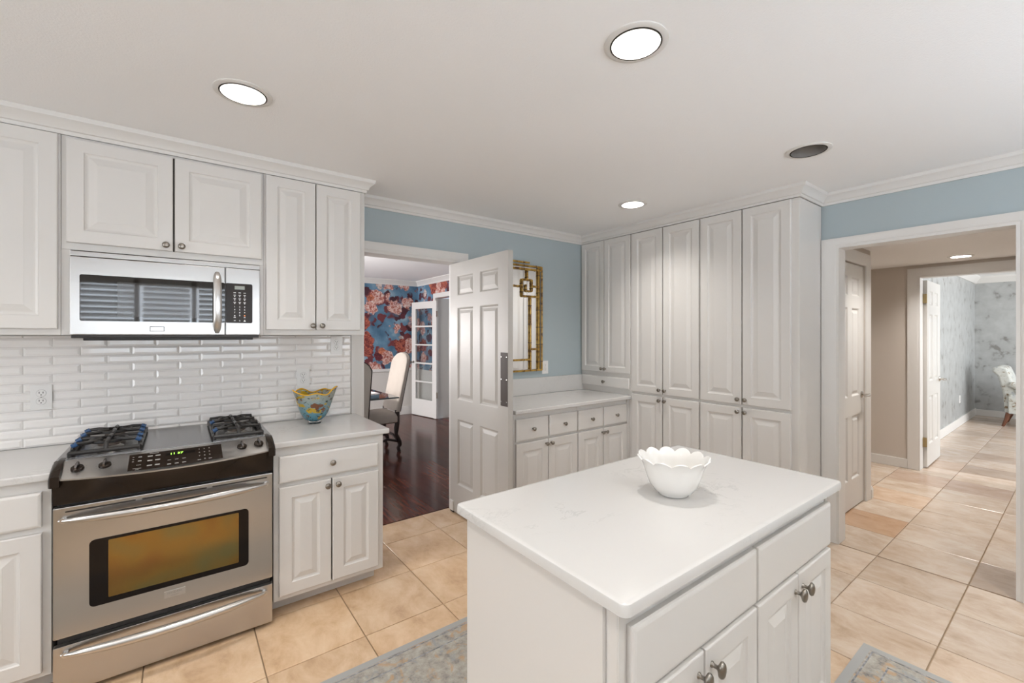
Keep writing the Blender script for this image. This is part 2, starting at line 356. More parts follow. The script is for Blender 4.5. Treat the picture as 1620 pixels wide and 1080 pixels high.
# ------------------------------------------------------------------ mesh helpers
class MB:
    def __init__(s): s.v = []; s.f = []
    def add(s, vs, fs):
        n = len(s.v); s.v += [tuple(v) for v in vs]; s.f += [tuple(i + n for i in f) for f in fs]; return s
    def box(s, x0, x1, y0, y1, z0, z1):
        if x0 > x1: x0, x1 = x1, x0
        if y0 > y1: y0, y1 = y1, y0
        if z0 > z1: z0, z1 = z1, z0
        return s.add([(x0, y0, z0), (x1, y0, z0), (x1, y1, z0), (x0, y1, z0), (x0, y0, z1), (x1, y0, z1), (x1, y1, z1), (x0, y1, z1)],
                     [(3, 2, 1, 0), (4, 5, 6, 7), (0, 1, 5, 4), (1, 2, 6, 5), (2, 3, 7, 6), (3, 0, 4, 7)])
    def loft(s, rings, closed=True, cap0=True, cap1=True):
        n = len(rings[0]); vs = [p for r in rings for p in r]; fs = []
        for i in range(len(rings) - 1):
            for j in range(n if closed else n - 1):
                k = (j + 1) % n
                fs.append((i * n + j, i * n + k, (i + 1) * n + k, (i + 1) * n + j))
        if closed and cap0: fs.append(tuple(reversed(range(n))))
        if closed and cap1: fs.append(tuple(range((len(rings) - 1) * n, len(rings) * n)))
        return s.add(vs, fs)
    def tube(s, pts, r, n=8, flat=1.0, up=None):
        pts = [Vector(p) for p in pts]; rs = r if isinstance(r, (list, tuple)) else [r] * len(pts)
        rings = []; ref = Vector(up) if up else None
        prev = None
        for i, p in enumerate(pts):
            d = (pts[min(i + 1, len(pts) - 1)] - pts[max(i - 1, 0)]).normalized()
            if prev is None:
                a = ref if ref else (Vector((0, 0, 1)) if abs(d.z) < 0.9 else Vector((1, 0, 0)))
            else: a = prev
            u = (a - d * a.dot(d)).normalized(); prev = u
            w_ = d.cross(u)
            rings.append([p + (u * math.cos(t) * flat + w_ * math.sin(t)) * rs[i] for t in [2 * math.pi * k / n for k in range(n)]])
        return s.loft(rings)
    def lathe(s, prof, n=16, o=(0, 0, 0), axis='z', cap0=True, cap1=True):
        rings = []
        for r, h in prof:
            ring = []
            for k in range(n):
                t = 2 * math.pi * k / n; a, b = r * math.cos(t), r * math.sin(t)
                p = {'z': (a, b, h), 'y': (a, -h, b), 'x': (h, a, b)}[axis]   # 'y': grows towards -y
                ring.append((p[0] + o[0], p[1] + o[1], p[2] + o[2]))
            rings.append(ring)
        return s.loft(rings, True, cap0, cap1)
    def xf(s, M):
        s.v = [tuple(M @ Vector(v)) for v in s.v]; return s
    def mesh(s, name, bev=0.0, smooth=None, seg=2, weld=0):
        bm = bmesh.new()
        vs = [bm.verts.new(v) for v in s.v]
        for f in s.f:
            try: bm.faces.new([vs[i] for i in f])
            except ValueError: pass
        if weld: bmesh.ops.remove_doubles(bm, verts=bm.verts, dist=weld)
        bmesh.ops.recalc_face_normals(bm, faces=bm.faces)
        if bev:
            es = [e for e in bm.edges if len(e.link_faces) == 2 and e.calc_face_angle(0) > 0.5]
            bmesh.ops.bevel(bm, geom=es, offset=bev, segments=seg, profile=0.5, affect='EDGES', clamp_overlap=True)
        me = bpy.data.meshes.new(name); bm.to_mesh(me); bm.free()
        if smooth or bev:
            me.polygons.foreach_set('use_smooth', [True] * len(me.polygons))
            me.set_sharp_from_angle(angle=R(smooth or 40))
        return me
    def build(s, name, m, parent=None, loc=(0, 0, 0), **k):
        o = link(name, s.mesh(name, **k), m, parent, loc)
        if k.get('bev'):
            wn = o.modifiers.new('weighted_normal', 'WEIGHTED_NORMAL'); wn.keep_sharp = True; wn.weight = 100
        return o
def link(name, me, m, parent=None, loc=(0, 0, 0), rot=None):
    o = bpy.data.objects.new(name, me); COL.objects.link(o)
    if m and not me.materials: me.materials.append(MATS[m])
    if parent: o.parent = parent
    o.location = loc
    if rot: o.rotation_euler = rot
    return o
def tag(o, label, cat=None, group=None, kind=None):
    o['label'] = label
    if cat: o['category'] = cat
    if group: o['group'] = group
    if kind: o['kind'] = kind
    return o
def thing(name, label, cat, loc=(0, 0, 0), rotz=0, group=None):
    o = bpy.data.objects.new(name, None); COL.objects.link(o); o.empty_display_size = 0.1
    o.location = loc; o.rotation_euler = (0, 0, rotz)
    return tag(o, label, cat, group)
def struct(o, label=None):
    o['kind'] = 'structure'
    if label: o['label'] = label
    return o
def copy_tree(o, parent=None):
    c = o.copy(); COL.objects.link(c); c.parent = parent
    for ch in list(o.children): copy_tree(ch, c)
    return c
def B(*a): return MB().box(*a)
def text_mesh(txt, size, align='CENTER', bold=0.0):
    cu = bpy.data.curves.new('lettering', 'FONT'); cu.body = txt; cu.size = size
    cu.align_x = align; cu.align_y = 'CENTER'; cu.extrude = 0.0002; cu.offset = bold
    ob = bpy.data.objects.new('lettering', cu); COL.objects.link(ob)
    dg = bpy.context.evaluated_depsgraph_get()
    me = bpy.data.meshes.new_from_object(ob.evaluated_get(dg))
    bpy.data.objects.remove(ob); bpy.data.curves.remove(cu)
    return me
def mesh_into(mb, me, M):
    mb.add([M @ v.co for v in me.vertices], [tuple(p.vertices) for p in me.polygons])
def rect(x0, x1, z0, z1, y): return [(x0, y, z0), (x1, y, z0), (x1, y, z1), (x0, y, z1)]
def sweep_rings(path, prof, mapf):
    """mitred sweep: path in 2D, profile (out, height); out is to the right of travel"""
    P = [Vector(p) for p in path]; rings = []
    for i, p in enumerate(P):
        ds = []
        if i > 0: ds.append((P[i] - P[i - 1]).normalized())
        if i < len(P) - 1: ds.append((P[i + 1] - P[i]).normalized())
        ns = [Vector((d.y, -d.x)) for d in ds]
        n = ns[0] if len(ns) == 1 else (ns[0] + ns[1]) / (1 + ns[0].dot(ns[1]))
        rings.append([mapf(p.x + n.x * o, p.y + n.y * o, h) for o, h in prof])
    return rings
def sweep(path, prof, mapf): return MB().loft(sweep_rings(path, prof, mapf))

# ------------------------------------------------------------------ the setting
CEIL = 2.44
YW = 3.13          # stove / mirror wall face
XT = 3.65          # wall with the hall opening
# --- kitchen walls
wf = MB()
wf.box(-2.6, 1.03, YW, YW + 0.14, 0, CEIL).box(1.03, 1.83, YW, YW + 0.14, 2.055, CEIL).box(1.83, XT, YW, YW + 0.14, 0, CEIL)
wall_front = struct(wf.build('wall_front', 'wall_blue'), 'dusty blue painted wall behind range and mirror')
wr = MB()
wr.box(XT, XT + 0.12, 1.076, YW + 0.14, 0, CEIL).box(XT, XT + 0.12, 0.236, 1.076, 2.068, CEIL).box(XT, XT + 0.12, -1.35, 0.236, 0, CEIL)
struct(wr.build('wall_right', 'wall_blue'), 'dusty blue wall around the hall opening')
wb = MB()
for q in ((-2.6, -0.95), (1.25, 1.75), (3.15, XT)): wb.box(q[0], q[1], -1.47, -1.35, 0, CEIL)
for q in ((-0.95, 1.25), (1.75, 3.15)): wb.box(q[0], q[1], -1.47, -1.35, 0, 1.05).box(q[0], q[1], -1.47, -1.35, 2.12, CEIL)
struct(wb.build('wall_back', 'wall_plain'), 'pale wall with shuttered window behind the viewer')
struct(B(-2.72, -2.6, -1.47, YW + 0.14, 0, CEIL).build('wall_left', 'wall_plain'), 'pale wall at the left end of the kitchen')
# --- kitchen window with shutters (seen in the microwave door)
win = struct(B(-0.95, 1.25, -1.46, -1.45, 1.05, 2.12).build('window_1', 'pane_daylight'), 'kitchen window with white shutters')
f = MB()
for x in (-0.95, -0.43, 0.13, 0.69, 1.20): f.box(x, x + 0.05, -1.44, -1.36, 1.05, 2.12)
f.box(-0.95, 1.25, -1.44, -1.36, 1.05, 1.12).box(-0.95, 1.25, -1.44, -1.36, 2.05, 2.12)
f.build('shutter_frame', 'trim_paint', win)
lou = MB()
lou.loft([[(x, -0.027, -0.024), (x, 0.027, 0.016), (x, 0.027, 0.024), (x, -0.027, -0.016)] for x in (-0.23, 0.23)])
lm_ = lou.mesh('louver')
for xc in (-0.665, -0.12, 0.435, 0.97):
    for k in range(14):
        link('louver', lm_, 'louver', win, (xc, -1.40, 1.155 + k * 0.066))
win2 = struct(B(1.75, 3.15, -1.46, -1.45, 1.05, 2.12).build('added_window_2', 'pane_daylight'), 'added second kitchen window with white shutters around a fill light')  # window added to dress the right-hand fill light
f = MB()
for x in (1.75, 2.42, 3.10): f.box(x, x + 0.05, -1.44, -1.36, 1.05, 2.12)
f.box(1.75, 3.15, -1.44, -1.36, 1.05, 1.12).box(1.75, 3.15, -1.44, -1.36, 2.05, 2.12)
f.build('shutter_frame', 'trim_paint', win2)
for xc in (2.11, 2.785):
    for k in range(14):
        o = link('louver', lm_, 'louver', win2, (xc, -1.40, 1.155 + k * 0.066)); o.scale.x = 1.3

win3 = struct(B(-2.6, -2.592, -0.10, 1.70, 0.82, 2.18).build('added_window_3', 'pane_daylight'), 'added window around the side fill light at the left end of the kitchen')  # pane and frame added around the side fill light
f = MB()
for y in (-0.16, 0.77, 1.70): f.box(-2.6, -2.56, y, y + 0.06, 0.76, 2.24)
f.box(-2.6, -2.56, -0.16, 1.76, 0.76, 0.82).box(-2.6, -2.56, -0.16, 1.76, 2.18, 2.24)
f.build('window_frame', 'trim_paint', win3)

# --- ceiling with holes for the recessed lights
CANS = [(0.21, 2.10, 1), (1.235, 0.935, 1), (2.735, 2.10, 1), (2.69, 0.92, 0), (-1.25, 2.10, 1), (-0.15, 0.935, 1), (-1.55, 0.935, 1), (-0.15, -0.45, 1), (1.235, -0.45, 1), (2.69, -0.45, 1)]
HCANS = [(4.556, 0.723, 1), (5.925, 0.756, 1), (5.55, 2.0, 1)]  # last one is added, unseen in the corridor, to brighten the hall ceiling
def ceiling_mesh(x0, x1, y0, y1, z, holes, r):
    bm = bmesh.new()
    def loop(pts):
        vs = [bm.verts.new((p[0], p[1], z)) for p in pts]
        return [bm.edges.new((vs[i], vs[(i + 1) % len(vs)])) for i in range(len(vs))]
    es = loop([(x0, y0), (x1, y0), (x1, y1), (x0, y1)])
    for hx, hy, _ in holes: es += loop([(hx + r * math.cos(2 * math.pi * k / 40), hy + r * math.sin(2 * math.pi * k / 40)) for k in range(40)])
    bmesh.ops.triangle_fill(bm, use_beauty=True, use_dissolve=False, edges=es, normal=(0, 0, -1))
    bmesh.ops.recalc_face_normals(bm, faces=bm.faces)
    g = bmesh.ops.extrude_face_region(bm, geom=bm.faces[:])
    bmesh.ops.translate(bm, verts=[e for e in g['geom'] if isinstance(e, bmesh.types.BMVert)], vec=(0, 0, 0.06))
    bmesh.ops.recalc_face_normals(bm, faces=bm.faces)
    me = bpy.data.meshes.new('ceiling'); bm.to_mesh(me); bm.free(); return me
struct(link('ceiling', ceiling_mesh(-2.72, XT + 0.12, -1.47, YW + 0.14, CEIL, CANS, 0.084), 'ceiling_paint'), 'off-white lightly textured kitchen ceiling')
struct(link('ceiling_hall', ceiling_mesh(XT + 0.12, 6.33, -0.1, 2.7, 2.2, HCANS, 0.075), 'ceiling_paint'), 'low off-white hall ceiling')

# --- recessed lights
def make_can(r, on):
    root = bpy.data.objects.new('recessed_light', None); COL.objects.link(root)
    ring = MB().lathe([(r * 1.28, 0.0), (r * 1.28, -0.003), (r * 1.22, -0.006), (r * 1.04, -0.006), (r * 1.015, -0.002), (r * 1.015, 0.0)], 40, cap0=False, cap1=False)
    ring.build('trim_ring', 'trim_paint', root, smooth=40)
    MB().lathe([(r * 1.02, -0.004), (r * 1.02, -0.0075), (r * 0.965, -0.0075), (r * 0.965, 0.004)], 40, cap0=False, cap1=False).build('gasket', 'dark_gap', root, smooth=50)
    MB().lathe([(r * 0.96, -0.006), (r * 0.95, 0.05), (r * 0.92, 0.11), (r * 0.80, 0.14)], 40, cap0=False, cap1=True).build('baffle', 'lamp_baffle' if on else 'lamp_off', root, smooth=50)
    if on:
        MB().lathe([(r * 0.78, 0.105), (r * 0.74, 0.090), (r * 0.4, 0.080), (0.001, 0.078)], 32).build('lamp', 'lamp_lens', root, smooth=50)
    else:
        MB().lathe([(r * 0.40, 0.12), (r * 0.62, 0.08), (r * 0.60, 0.06), (r * 0.3, 0.05), (0.001, 0.048)], 32).build('lamp', 'plate_white', root, smooth=50)
    return root
can_on = make_can(0.083, True); can_off = make_can(0.083, False)
labs = ['recessed ceiling light, lit, above the range end of the room', 'large lit recessed ceiling light above the island bowl', 'small lit recessed ceiling light in front of the tall cabinets', 'unlit recessed ceiling light with dark grey interior',
        'recessed ceiling light near the left wall over the stove counter', 'recessed ceiling light straight above the viewer', 'recessed ceiling light at the far left of the room', 'recessed ceiling light behind the viewer near the window', 'recessed ceiling light over the sink side behind the island', 'recessed ceiling light by the back wall near the hall opening']
used = {}
def place_can(x, y, z, on, label, group, power, radius=0.055, scale=1.0):
    src = can_on if on else can_off
    o = src if src.name not in used else copy_tree(src)
    used[src.name] = 1
    o.location = (x, y, z); o.scale = (scale, scale, scale)
    tag(o, label, 'ceiling light', group)
    if on:
        l = bpy.data.lights.new('can_lamp', 'AREA'); l.shape = 'DISK'; l.size = radius * 2; l.energy = power; l.color = CAN_COL; l.spread = R(150)
        lo = bpy.data.objects.new('can_lamp', l); COL.objects.link(lo); lo.location = (x, y, z + 0.072 * scale)
    return o
CAN_MULT = [0.9, 0.74, 1.35, 0, 0.8, 1.0, 0.8, 0.9, 1.6, 2.3]
for (x, y, on), lb, k in zip(CANS, labs, CAN_MULT): place_can(x, y, CEIL, on, lb, 'recessed kitchen ceiling lights', CAN_POWER * k)
for (x, y, on), lb in zip(HCANS, ['nearer lit recessed light in the low hall ceiling', 'farther lit recessed light in the low hall ceiling', 'added recessed fill light in the unseen side corridor ceiling']):
    place_can(x, y, 2.2, on, lb, 'recessed hall ceiling lights', 5 if y > 1.5 else 14, scale=0.88)

# --- floors: tile grid shared by kitchen, hall and far room
TP = 0.4205; TX0 = 1.138; TY0 = 0.4345
fl = MB()
fl.box(-2.72, XT + 0.12, -1.47, YW + 0.145, -0.05, -0.006).box(XT + 0.12, 6.45, -0.1, 2.7, -0.05, -0.006).box(6.45, 11.6, -2.6, 1.4, -0.05, -0.006)
floor = struct(fl.build('floor', 'grout'), 'travertine tile floor of kitchen, hall and far room')
tile_me = {}
def tile(x0, x1, y0, y1, tint):
    wx, wy = round(x1 - x0, 3), round(y1 - y0, 3)
    if wx < 0.02 or wy < 0.02: return
    k = (wx, wy)
    if k not in tile_me:
        h, g, e = 0.0, 0.0022, 0.0025
        a, b = wx / 2 - g, wy / 2 - g
        rr = [[(-a, -b, -0.006), (a, -b, -0.006), (a, b, -0.006), (-a, b, -0.006)], [(-a, -b, -0.0015), (a, -b, -0.0015), (a, b, -0.0015), (-a, b, -0.0015)], [(-a + e, -b + e, 0), (a - e, -b + e, 0), (a - e, b - e, 0), (-a + e, b - e, 0)]]
        tile_me[k] = MB().loft(rr).mesh('floor_tile')
    o = link('floor_tile', tile_me[k], 'travertine', floor, ((x0 + x1) / 2, (y0 + y1) / 2, 0))
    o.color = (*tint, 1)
def clip_tiles(X0, X1, Y0, Y1, tintf):
    i0 = math.floor((X0 - TX0) / TP); i1 = math.ceil((X1 - TX0) / TP)
    j0 = math.floor((Y0 - TY0) / TP); j1 = math.ceil((Y1 - TY0) / TP)
    for i in range(i0, i1):
        for j in range(j0, j1):
            a, b = max(X0, TX0 + i * TP), min(X1, TX0 + (i + 1) * TP)
            c, d = max(Y0, TY0 + j * TP), min(Y1, TY0 + (j + 1) * TP)
            if b > a and d > c: tile(a, b, c, d, tintf(i, j))
trng = random.Random(3)
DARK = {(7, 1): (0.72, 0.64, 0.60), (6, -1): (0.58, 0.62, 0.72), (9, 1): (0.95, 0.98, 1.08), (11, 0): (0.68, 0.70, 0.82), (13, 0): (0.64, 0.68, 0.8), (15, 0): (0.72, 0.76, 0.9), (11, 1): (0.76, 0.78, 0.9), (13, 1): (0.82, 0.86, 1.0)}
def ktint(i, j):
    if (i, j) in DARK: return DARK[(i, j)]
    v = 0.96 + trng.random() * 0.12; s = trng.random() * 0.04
    k = min(1.0, max(0.0, (i - 0.5) / 3.0))      # cooler daylight towards the hall put into the tile tint
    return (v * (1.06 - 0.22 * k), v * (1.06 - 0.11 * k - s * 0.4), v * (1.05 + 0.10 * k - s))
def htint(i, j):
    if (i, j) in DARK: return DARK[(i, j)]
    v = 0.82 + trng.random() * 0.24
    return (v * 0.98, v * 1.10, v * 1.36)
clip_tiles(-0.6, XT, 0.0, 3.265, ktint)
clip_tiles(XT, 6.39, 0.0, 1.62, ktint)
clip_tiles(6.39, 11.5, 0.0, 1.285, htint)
# dining room planks
fd = struct(B(-1.6, 3.55, 3.275, 7.64, -0.05, -0.004).build('floor_dining', 'dark_gap'), 'glossy dark hardwood plank floor of the dining room')
PW = 0.105; pl_me = {}
prng = random.Random(11)
x = -0.30
while x < 3.53:
    y = 3.276 - prng.random() * 0.9
    while y < 7.6:
        L = 0.9 + prng.random() * 0.8
        a, b = max(y, 3.276), min(y + L, 7.6)
        if b - a > 0.05:
            k = round(b - a, 1); k = max(k, 0.1)
            if k not in pl_me:
                pl_me[k] = B(0.0006, PW - 0.0006, 0.0006, k - 0.0006, -0.004, 0.0).mesh('plank')
            o = link('plank', pl_me[k], 'plank', fd, (x, a, 0)); o.scale.y = (b - a) / k
        y += L
    x += PW

# --- dining room shell
DX, DY = 3.55, 7.60
wd = struct(B(-1.6, DX + 0.12, DY, DY + 0.12, 0.82, CEIL).build('wall_dining_far', 'wallpaper'), 'blue wallpaper with pink and red flowers on the dining room far wall')
B(-1.6, DX, DY, DY + 0.12, 0, 0.82).build('wainscot', 'wall_cream', wd)
B(-1.6, DX, DY - 0.025, DY, 0.80, 0.85).build('chair_rail', 'trim_paint', wd, bev=0.006)
B(-1.6, DX, DY - 0.018, DY, 0.0, 0.15).build('baseboard', 'trim_paint', wd, bev=0.004)
wq = MB().box(DX, DX + 0.12, 6.90, DY, 0.82, CEIL).box(DX, DX + 0.12, 5.7, 6.90, 2.09, CEIL).box(DX, DX + 0.12, YW + 0.14, 5.7, 0.82, CEIL)
wdr = struct(wq.build('wall_dining_right', 'wallpaper'), 'flowered wallpaper wall around the french door')
MB().box(DX, DX + 0.12, 6.90, DY, 0, 0.82).box(DX, DX + 0.12, YW + 0.14, 5.7, 0, 0.82).build('wainscot', 'wall_cream', wdr)
struct(B(-1.6, DX + 0.12, YW + 0.14, DY + 0.12, CEIL, CEIL + 0.06).build('ceiling_dining', 'ceiling_paint'), 'white dining room ceiling')
struct(B(-1.72, -1.6, YW + 0.14, DY + 0.12, 0, CEIL).build('wall_dining_left', 'wall_plain'), 'pale left wall of the dining room')
struct(B(4.6, 4.7, 5.2, 7.2, 0, CEIL).build('wall_vestibule', 'wall_beige'), 'beige wall beyond the french door opening')
struct(B(DX + 0.12, 4.6, 5.2, 7.2, -0.05, -0.002).build('floor_vestibule', 'plank'), 'dark floor beyond the french door opening')
struct(sweep([(5.70, 0.0), (5.70, 2.09), (6.86, 2.09), (6.86, 0)], [(-0.001, 0), (-0.001, 0.02), (-0.08, 0.02), (-0.08, 0)], lambda u, v, h: (DX - h, u, v)).build('trim_french_casing', 'trim_paint'), 'white casing of the french door opening')
struct(B(DX + 0.0005, DX + 0.9, 6.86, 6.8995, 0, 2.0895).build('trim_french_jamb', 'wall_cream'), 'pale panelled jamb beside the french door')
struct(sweep([(-1.6, DY), (DX, DY), (DX, YW + 0.14)], [(0, 2.35), (0.012, 2.35), (0.02, 2.375), (0.06, 2.42), (0.07, 2.425), (0.07, 2.44), (0, 2.44)], lambda x, y, h: (x, y, h)).build('trim_dining_crown', 'trim_paint'), 'white crown moulding of the dining room')

# --- hall and far room shell
h = MB().box(XT + 0.12, 4.05, 1.2, 1.32, 0, 2.2).box(4.05, 4.775, 1.2, 1.32, 2.05, 2.2).box(4.775, 4.93, 1.2, 1.32, 0, 2.2)
struct(h.build('wall_hall_closet', 'wall_beige'), 'beige wall around the closet door in the hall')
struct(B(4.81, 4.93, 1.32, 2.7, 0, 2.2).build('wall_hall_return', 'wall_beige'), 'beige return wall of the side corridor')
h = MB().box(6.33, 6.45, 1.13, 2.7, 0, 2.2).box(6.33, 6.45, 0.25, 1.13, 2.08, 2.2).box(6.33, 6.45, -0.1, 0.25, 0, 2.2)
struct(h.build('wall_hall_end', 'wall_beige'), 'taupe wall at the end of the hall')
struct(B(XT + 0.12, 6.45, -0.22, -0.1, 0, 2.2).build('wall_hall_right', 'wall_beige'), 'beige right wall of the hall')
struct(B(4.93, 6.33, 2.7, 2.82, 0, 2.2).build('wall_hall_corridor', 'wall_beige'), 'beige wall closing the side corridor')
struct(B(6.45, 11.52, 1.29, 1.41, 0, 2.5).build('wall_room_left', 'silver_wallpaper'), 'silvery grey mottled wall with a baseboard in the far room')
struct(B(11.52, 11.64, -2.6, 1.41, 0, 2.5).build('wall_room_far', 'silver_wallpaper'), 'silver patterned wallpaper behind the armchair')
struct(B(6.45, 11.64, -2.6, 1.41, 2.5, 2.56).build('ceiling_room', 'ceiling_paint'), 'white ceiling of the far room')
struct(B(6.45, 6.5, 1.13, 1.29, 0, 2.5).build('wall_room_nib', 'wall_plain'), 'narrow wall behind the open door of the far room')
struct(B(6.40, 11.64, -2.72, -2.6, 0, 2.5).build('wall_room_right', 'wall_plain'), 'window side wall of the far room')
struct(B(6.45, 6.5, -2.6, 0.25, 0, 2.5).build('wall_room_near', 'wall_plain'), 'near wall of the far room')
struct(B(6.5, 11.52, 1.272, 1.29, 0, 0.13).build('baseboard_room_left', 'trim_paint', bev=0.004), 'white baseboard along the silvery wall')
struct(B(11.50, 11.52, -2.6, 1.272, 0, 0.11).build('baseboard_room_far', 'trim_paint', bev=0.004), 'white baseboard below the patterned wallpaper')
struct(sweep([(6.5, 1.29), (11.52, 1.29), (11.52, -2.6)], [(0, 2.38), (0.012, 2.38), (0.08, 2.47), (0.08, 2.5), (0, 2.5)], lambda x, y, hh: (x, y, hh)).build('trim_room_crown', 'trim_paint'), 'white crown moulding of the far room')
struct(B(6.312, 6.33, 1.215, 2.7, 0, 0.10).build('baseboard_hall_end', 'trim_paint', bev=0.004), 'white baseboard below the taupe hall wall')
struct(sweep([(4.89, 1.2), (4.93, 1.2), (4.93, 2.7)], [(0, 0), (0.018, 0), (0.018, 0.075), (0.01, 0.10), (0, 0.10)], lambda x, y, hh: (x, y, hh)).build('baseboard_hall_corner', 'trim_paint'), 'short white baseboard wrapping the hall corner')

# --- crown moulding of the kitchen (one mitred run, a piece per wall)
CP = [(0, 2.362), (0.010, 2.362), (0.012, 2.378), (0.020, 2.381), (0.026, 2.398), (0.046, 2.416), (0.052, 2.420), (0.056, 2.438), (0.056, 2.44), (0, 2.44)]
path = [(-2.6, 2.83), (0.952, 2.83), (0.952, YW), (3.258, YW), (3.258, 1.165), (XT, 1.165), (XT, -1.35)]
rings = sweep_rings(path, CP, lambda x, y, hh: (x, y, hh))
cl = ['white crown moulding above the range wall cabinets', 'short crown return at the end of the wall cabinets', 'white crown moulding above the blue mirror wall', 'white crown moulding above the tall pantry cabinets', 'short crown return beside the pantry end panel', 'white crown moulding above the hall opening']
for k in range(len(path) - 1):
    struct(MB().loft([rings[k], rings[k + 1]]).build('trim_%d' % (k + 1), 'trim_paint', smooth=35), cl[k])

# --- door casings
CAS = [(0, 0), (0, 0.010), (0.008, 0.014), (0.045, 0.014), (0.06, 0.019), (0.075, 0.019), (0.075, 0)]
def casing(name, label, u0, u1, top, mapf, wd=0.075, wt=None):
    p = [(a * wd / 0.075, b) for a, b in CAS]
    # run up the left side, across, down: outside of the opening is to the left, so mirror the profile
    return struct(sweep([(u0, 0.002), (u0, top), (u1, top), (u1, 0.002)], [(-a, b) for a, b in p], mapf).build(name, 'trim_paint', smooth=30), label)
casing('trim_7', 'white casing around the dining room doorway', 1.03, 1.83, 2.055, lambda u, v, hh: (u, YW - hh, v if v <= 2.055 else 2.055 + (v - 2.055) * 0.85), 0.075)
casing('trim_8', 'white casing around the wide hall opening', 0.236, 1.076, 2.068, lambda u, v, hh: (XT - hh, u, v if v <= 2.068 else 2.068 + (v - 2.068) * 0.62), 0.085)
casing('trim_9', 'white casing around the hall closet door', 4.05, 4.775, 2.05, lambda u, v, hh: (u, 1.2 - hh, v), 0.10)
casing('trim_10', 'white casing of the far room doorway', 0.25, 1.13, 2.08, lambda u, v, hh: (6.33 - hh, u, v), 0.085)
def jamb(name, label, u0, u1, top, d0, d1, mapf, t=0.016):
    m = MB()
    for a, b, c, d in ((u0 - 0.002, u0 + t, 0.001, top), (u1 - t, u1 + 0.002, 0.001, top), (u0 + t, u1 - t, top - t, top + 0.0015)):
        pts = [mapf(*q) for q in ((a, c, d0), (b, c, d0), (b, d, d0), (a, d, d0), (a, c, d1), (b, c, d1), (b, d, d1), (a, d, d1))]
        m.add(pts, [(3, 2, 1, 0), (4, 5, 6, 7), (0, 1, 5, 4), (1, 2, 6, 5), (2, 3, 7, 6), (3, 0, 4, 7)])
    return struct(m.build(name, 'trim_paint'), label)
jamb('trim_11', 'white jamb lining of the dining room doorway', 1.03, 1.83, 2.055, YW - 0.0098, YW + 0.142, lambda u, v, d: (u, d, v))
jamb('trim_12', 'white jamb lining of the hall opening', 0.236, 1.076, 2.068, XT - 0.0098, XT + 0.122, lambda u, v, d: (d, u, v))
jamb('trim_13', 'white jamb lining of the far room doorway', 0.25, 1.13, 2.08, 6.3202, 6.452, lambda u, v, d: (d, u, v))

# ------------------------------------------------------------------ panel doors
def panel_loft(x0, x1, z0, z1, y, prof):
    return [[(x0 + i, y + d, z0 + i), (x1 - i, y + d, z0 + i), (x1 - i, y + d, z1 - i), (x0 + i, y + d, z1 - i)] for i, d in prof]
RP = [(0.0, 0.0), (0.010, 0.009), (0.016, 0.009), (0.040, 0.0015), (0.042, 0.0015)]
def panel_door_mesh(wd, ht, th, cells):
    """stiles and rails of a panelled door, front at y=0, back at y=th, openings left for the panels"""
    xs = sorted({0, wd} | {c[0] for c in cells} | {c[1] for c in cells})
    zs = sorted({0, ht} | {c[2] for c in cells} | {c[3] for c in cells})
    m = MB()
    for i in range(len(xs) - 1):
        for j in range(len(zs) - 1):
            cx, cz = (xs[i] + xs[i + 1]) / 2, (zs[j] + zs[j + 1]) / 2
            if any(c[0] < cx < c[1] and c[2] < cz < c[3] for c in cells): continue
            r_ = rect(xs[i], xs[i + 1], zs[j], zs[j + 1], 0); m.add(r_, [(0, 1, 2, 3)])
            r_ = rect(xs[i], xs[i + 1], zs[j], zs[j + 1], th); m.add(r_, [(3, 2, 1, 0)])
    for a in ((0, 0, 0, ht), (wd, wd, 0, ht)): m.add([(a[0], 0, 0), (a[0], th, 0), (a[0], th, ht), (a[0], 0, ht)], [(0, 1, 2, 3)])
    for z in (0, ht): m.add([(0, 0, z), (wd, 0, z), (wd, th, z), (0, th, z)], [(0, 1, 2, 3)])
    for c in cells:
        for (p, q) in (((c[0], c[2]), (c[1], c[2])), ((c[1], c[2]), (c[1], c[3])), ((c[1], c[3]), (c[0], c[3])), ((c[0], c[3]), (c[0], c[2]))):
            m.add([(p[0], 0, p[1]), (q[0], 0, q[1]), (q[0], th, q[1]), (p[0], th, p[1])], [(0, 1, 2, 3)])
    return m
mat('swing_paint_shaded', (0.50, 0.475, 0.44), 0.4)  # shade on the swing door put into its colour, darker than door_paint
def six_panel(name, label, wd, ht, th, loc, rotz, mname='door_paint'):
    st = 0.115; mid = 0.095; pw = (wd - 2 * st - mid) / 2
    rows = [(0.235, 0.765), (0.925, 1.665), (1.765, 1.925)]
    k = ht / 2.03
    cells = [(st + c * (pw + mid), st + c * (pw + mid) + pw, a * k, b * k) for c in (0, 1) for a, b in rows]
    o = link(name, panel_door_mesh(wd, ht, th, cells).mesh(name, weld=0.0001), mname, None, loc, (0, 0, rotz))
    struct(o, label)
    for c in cells:
        pm = MB()
        pm.loft(panel_loft(c[0], c[1], c[2], c[3], 0.0, [(0, 0), (0.006, 0.003), (0.014, 0.011), (0.022, 0.011), (0.046, 0.003)]), True, False, True)
        pm.loft([[(x_, th - y_, z_) for x_, y_, z_ in r_] for r_ in panel_loft(c[0], c[1], c[2], c[3], 0.0, [(0, 0), (0.006, 0.003), (0.014, 0.011), (0.022, 0.011), (0.046, 0.003)])], True, False, True)
        pm.build('panel', mname, o)
    return o
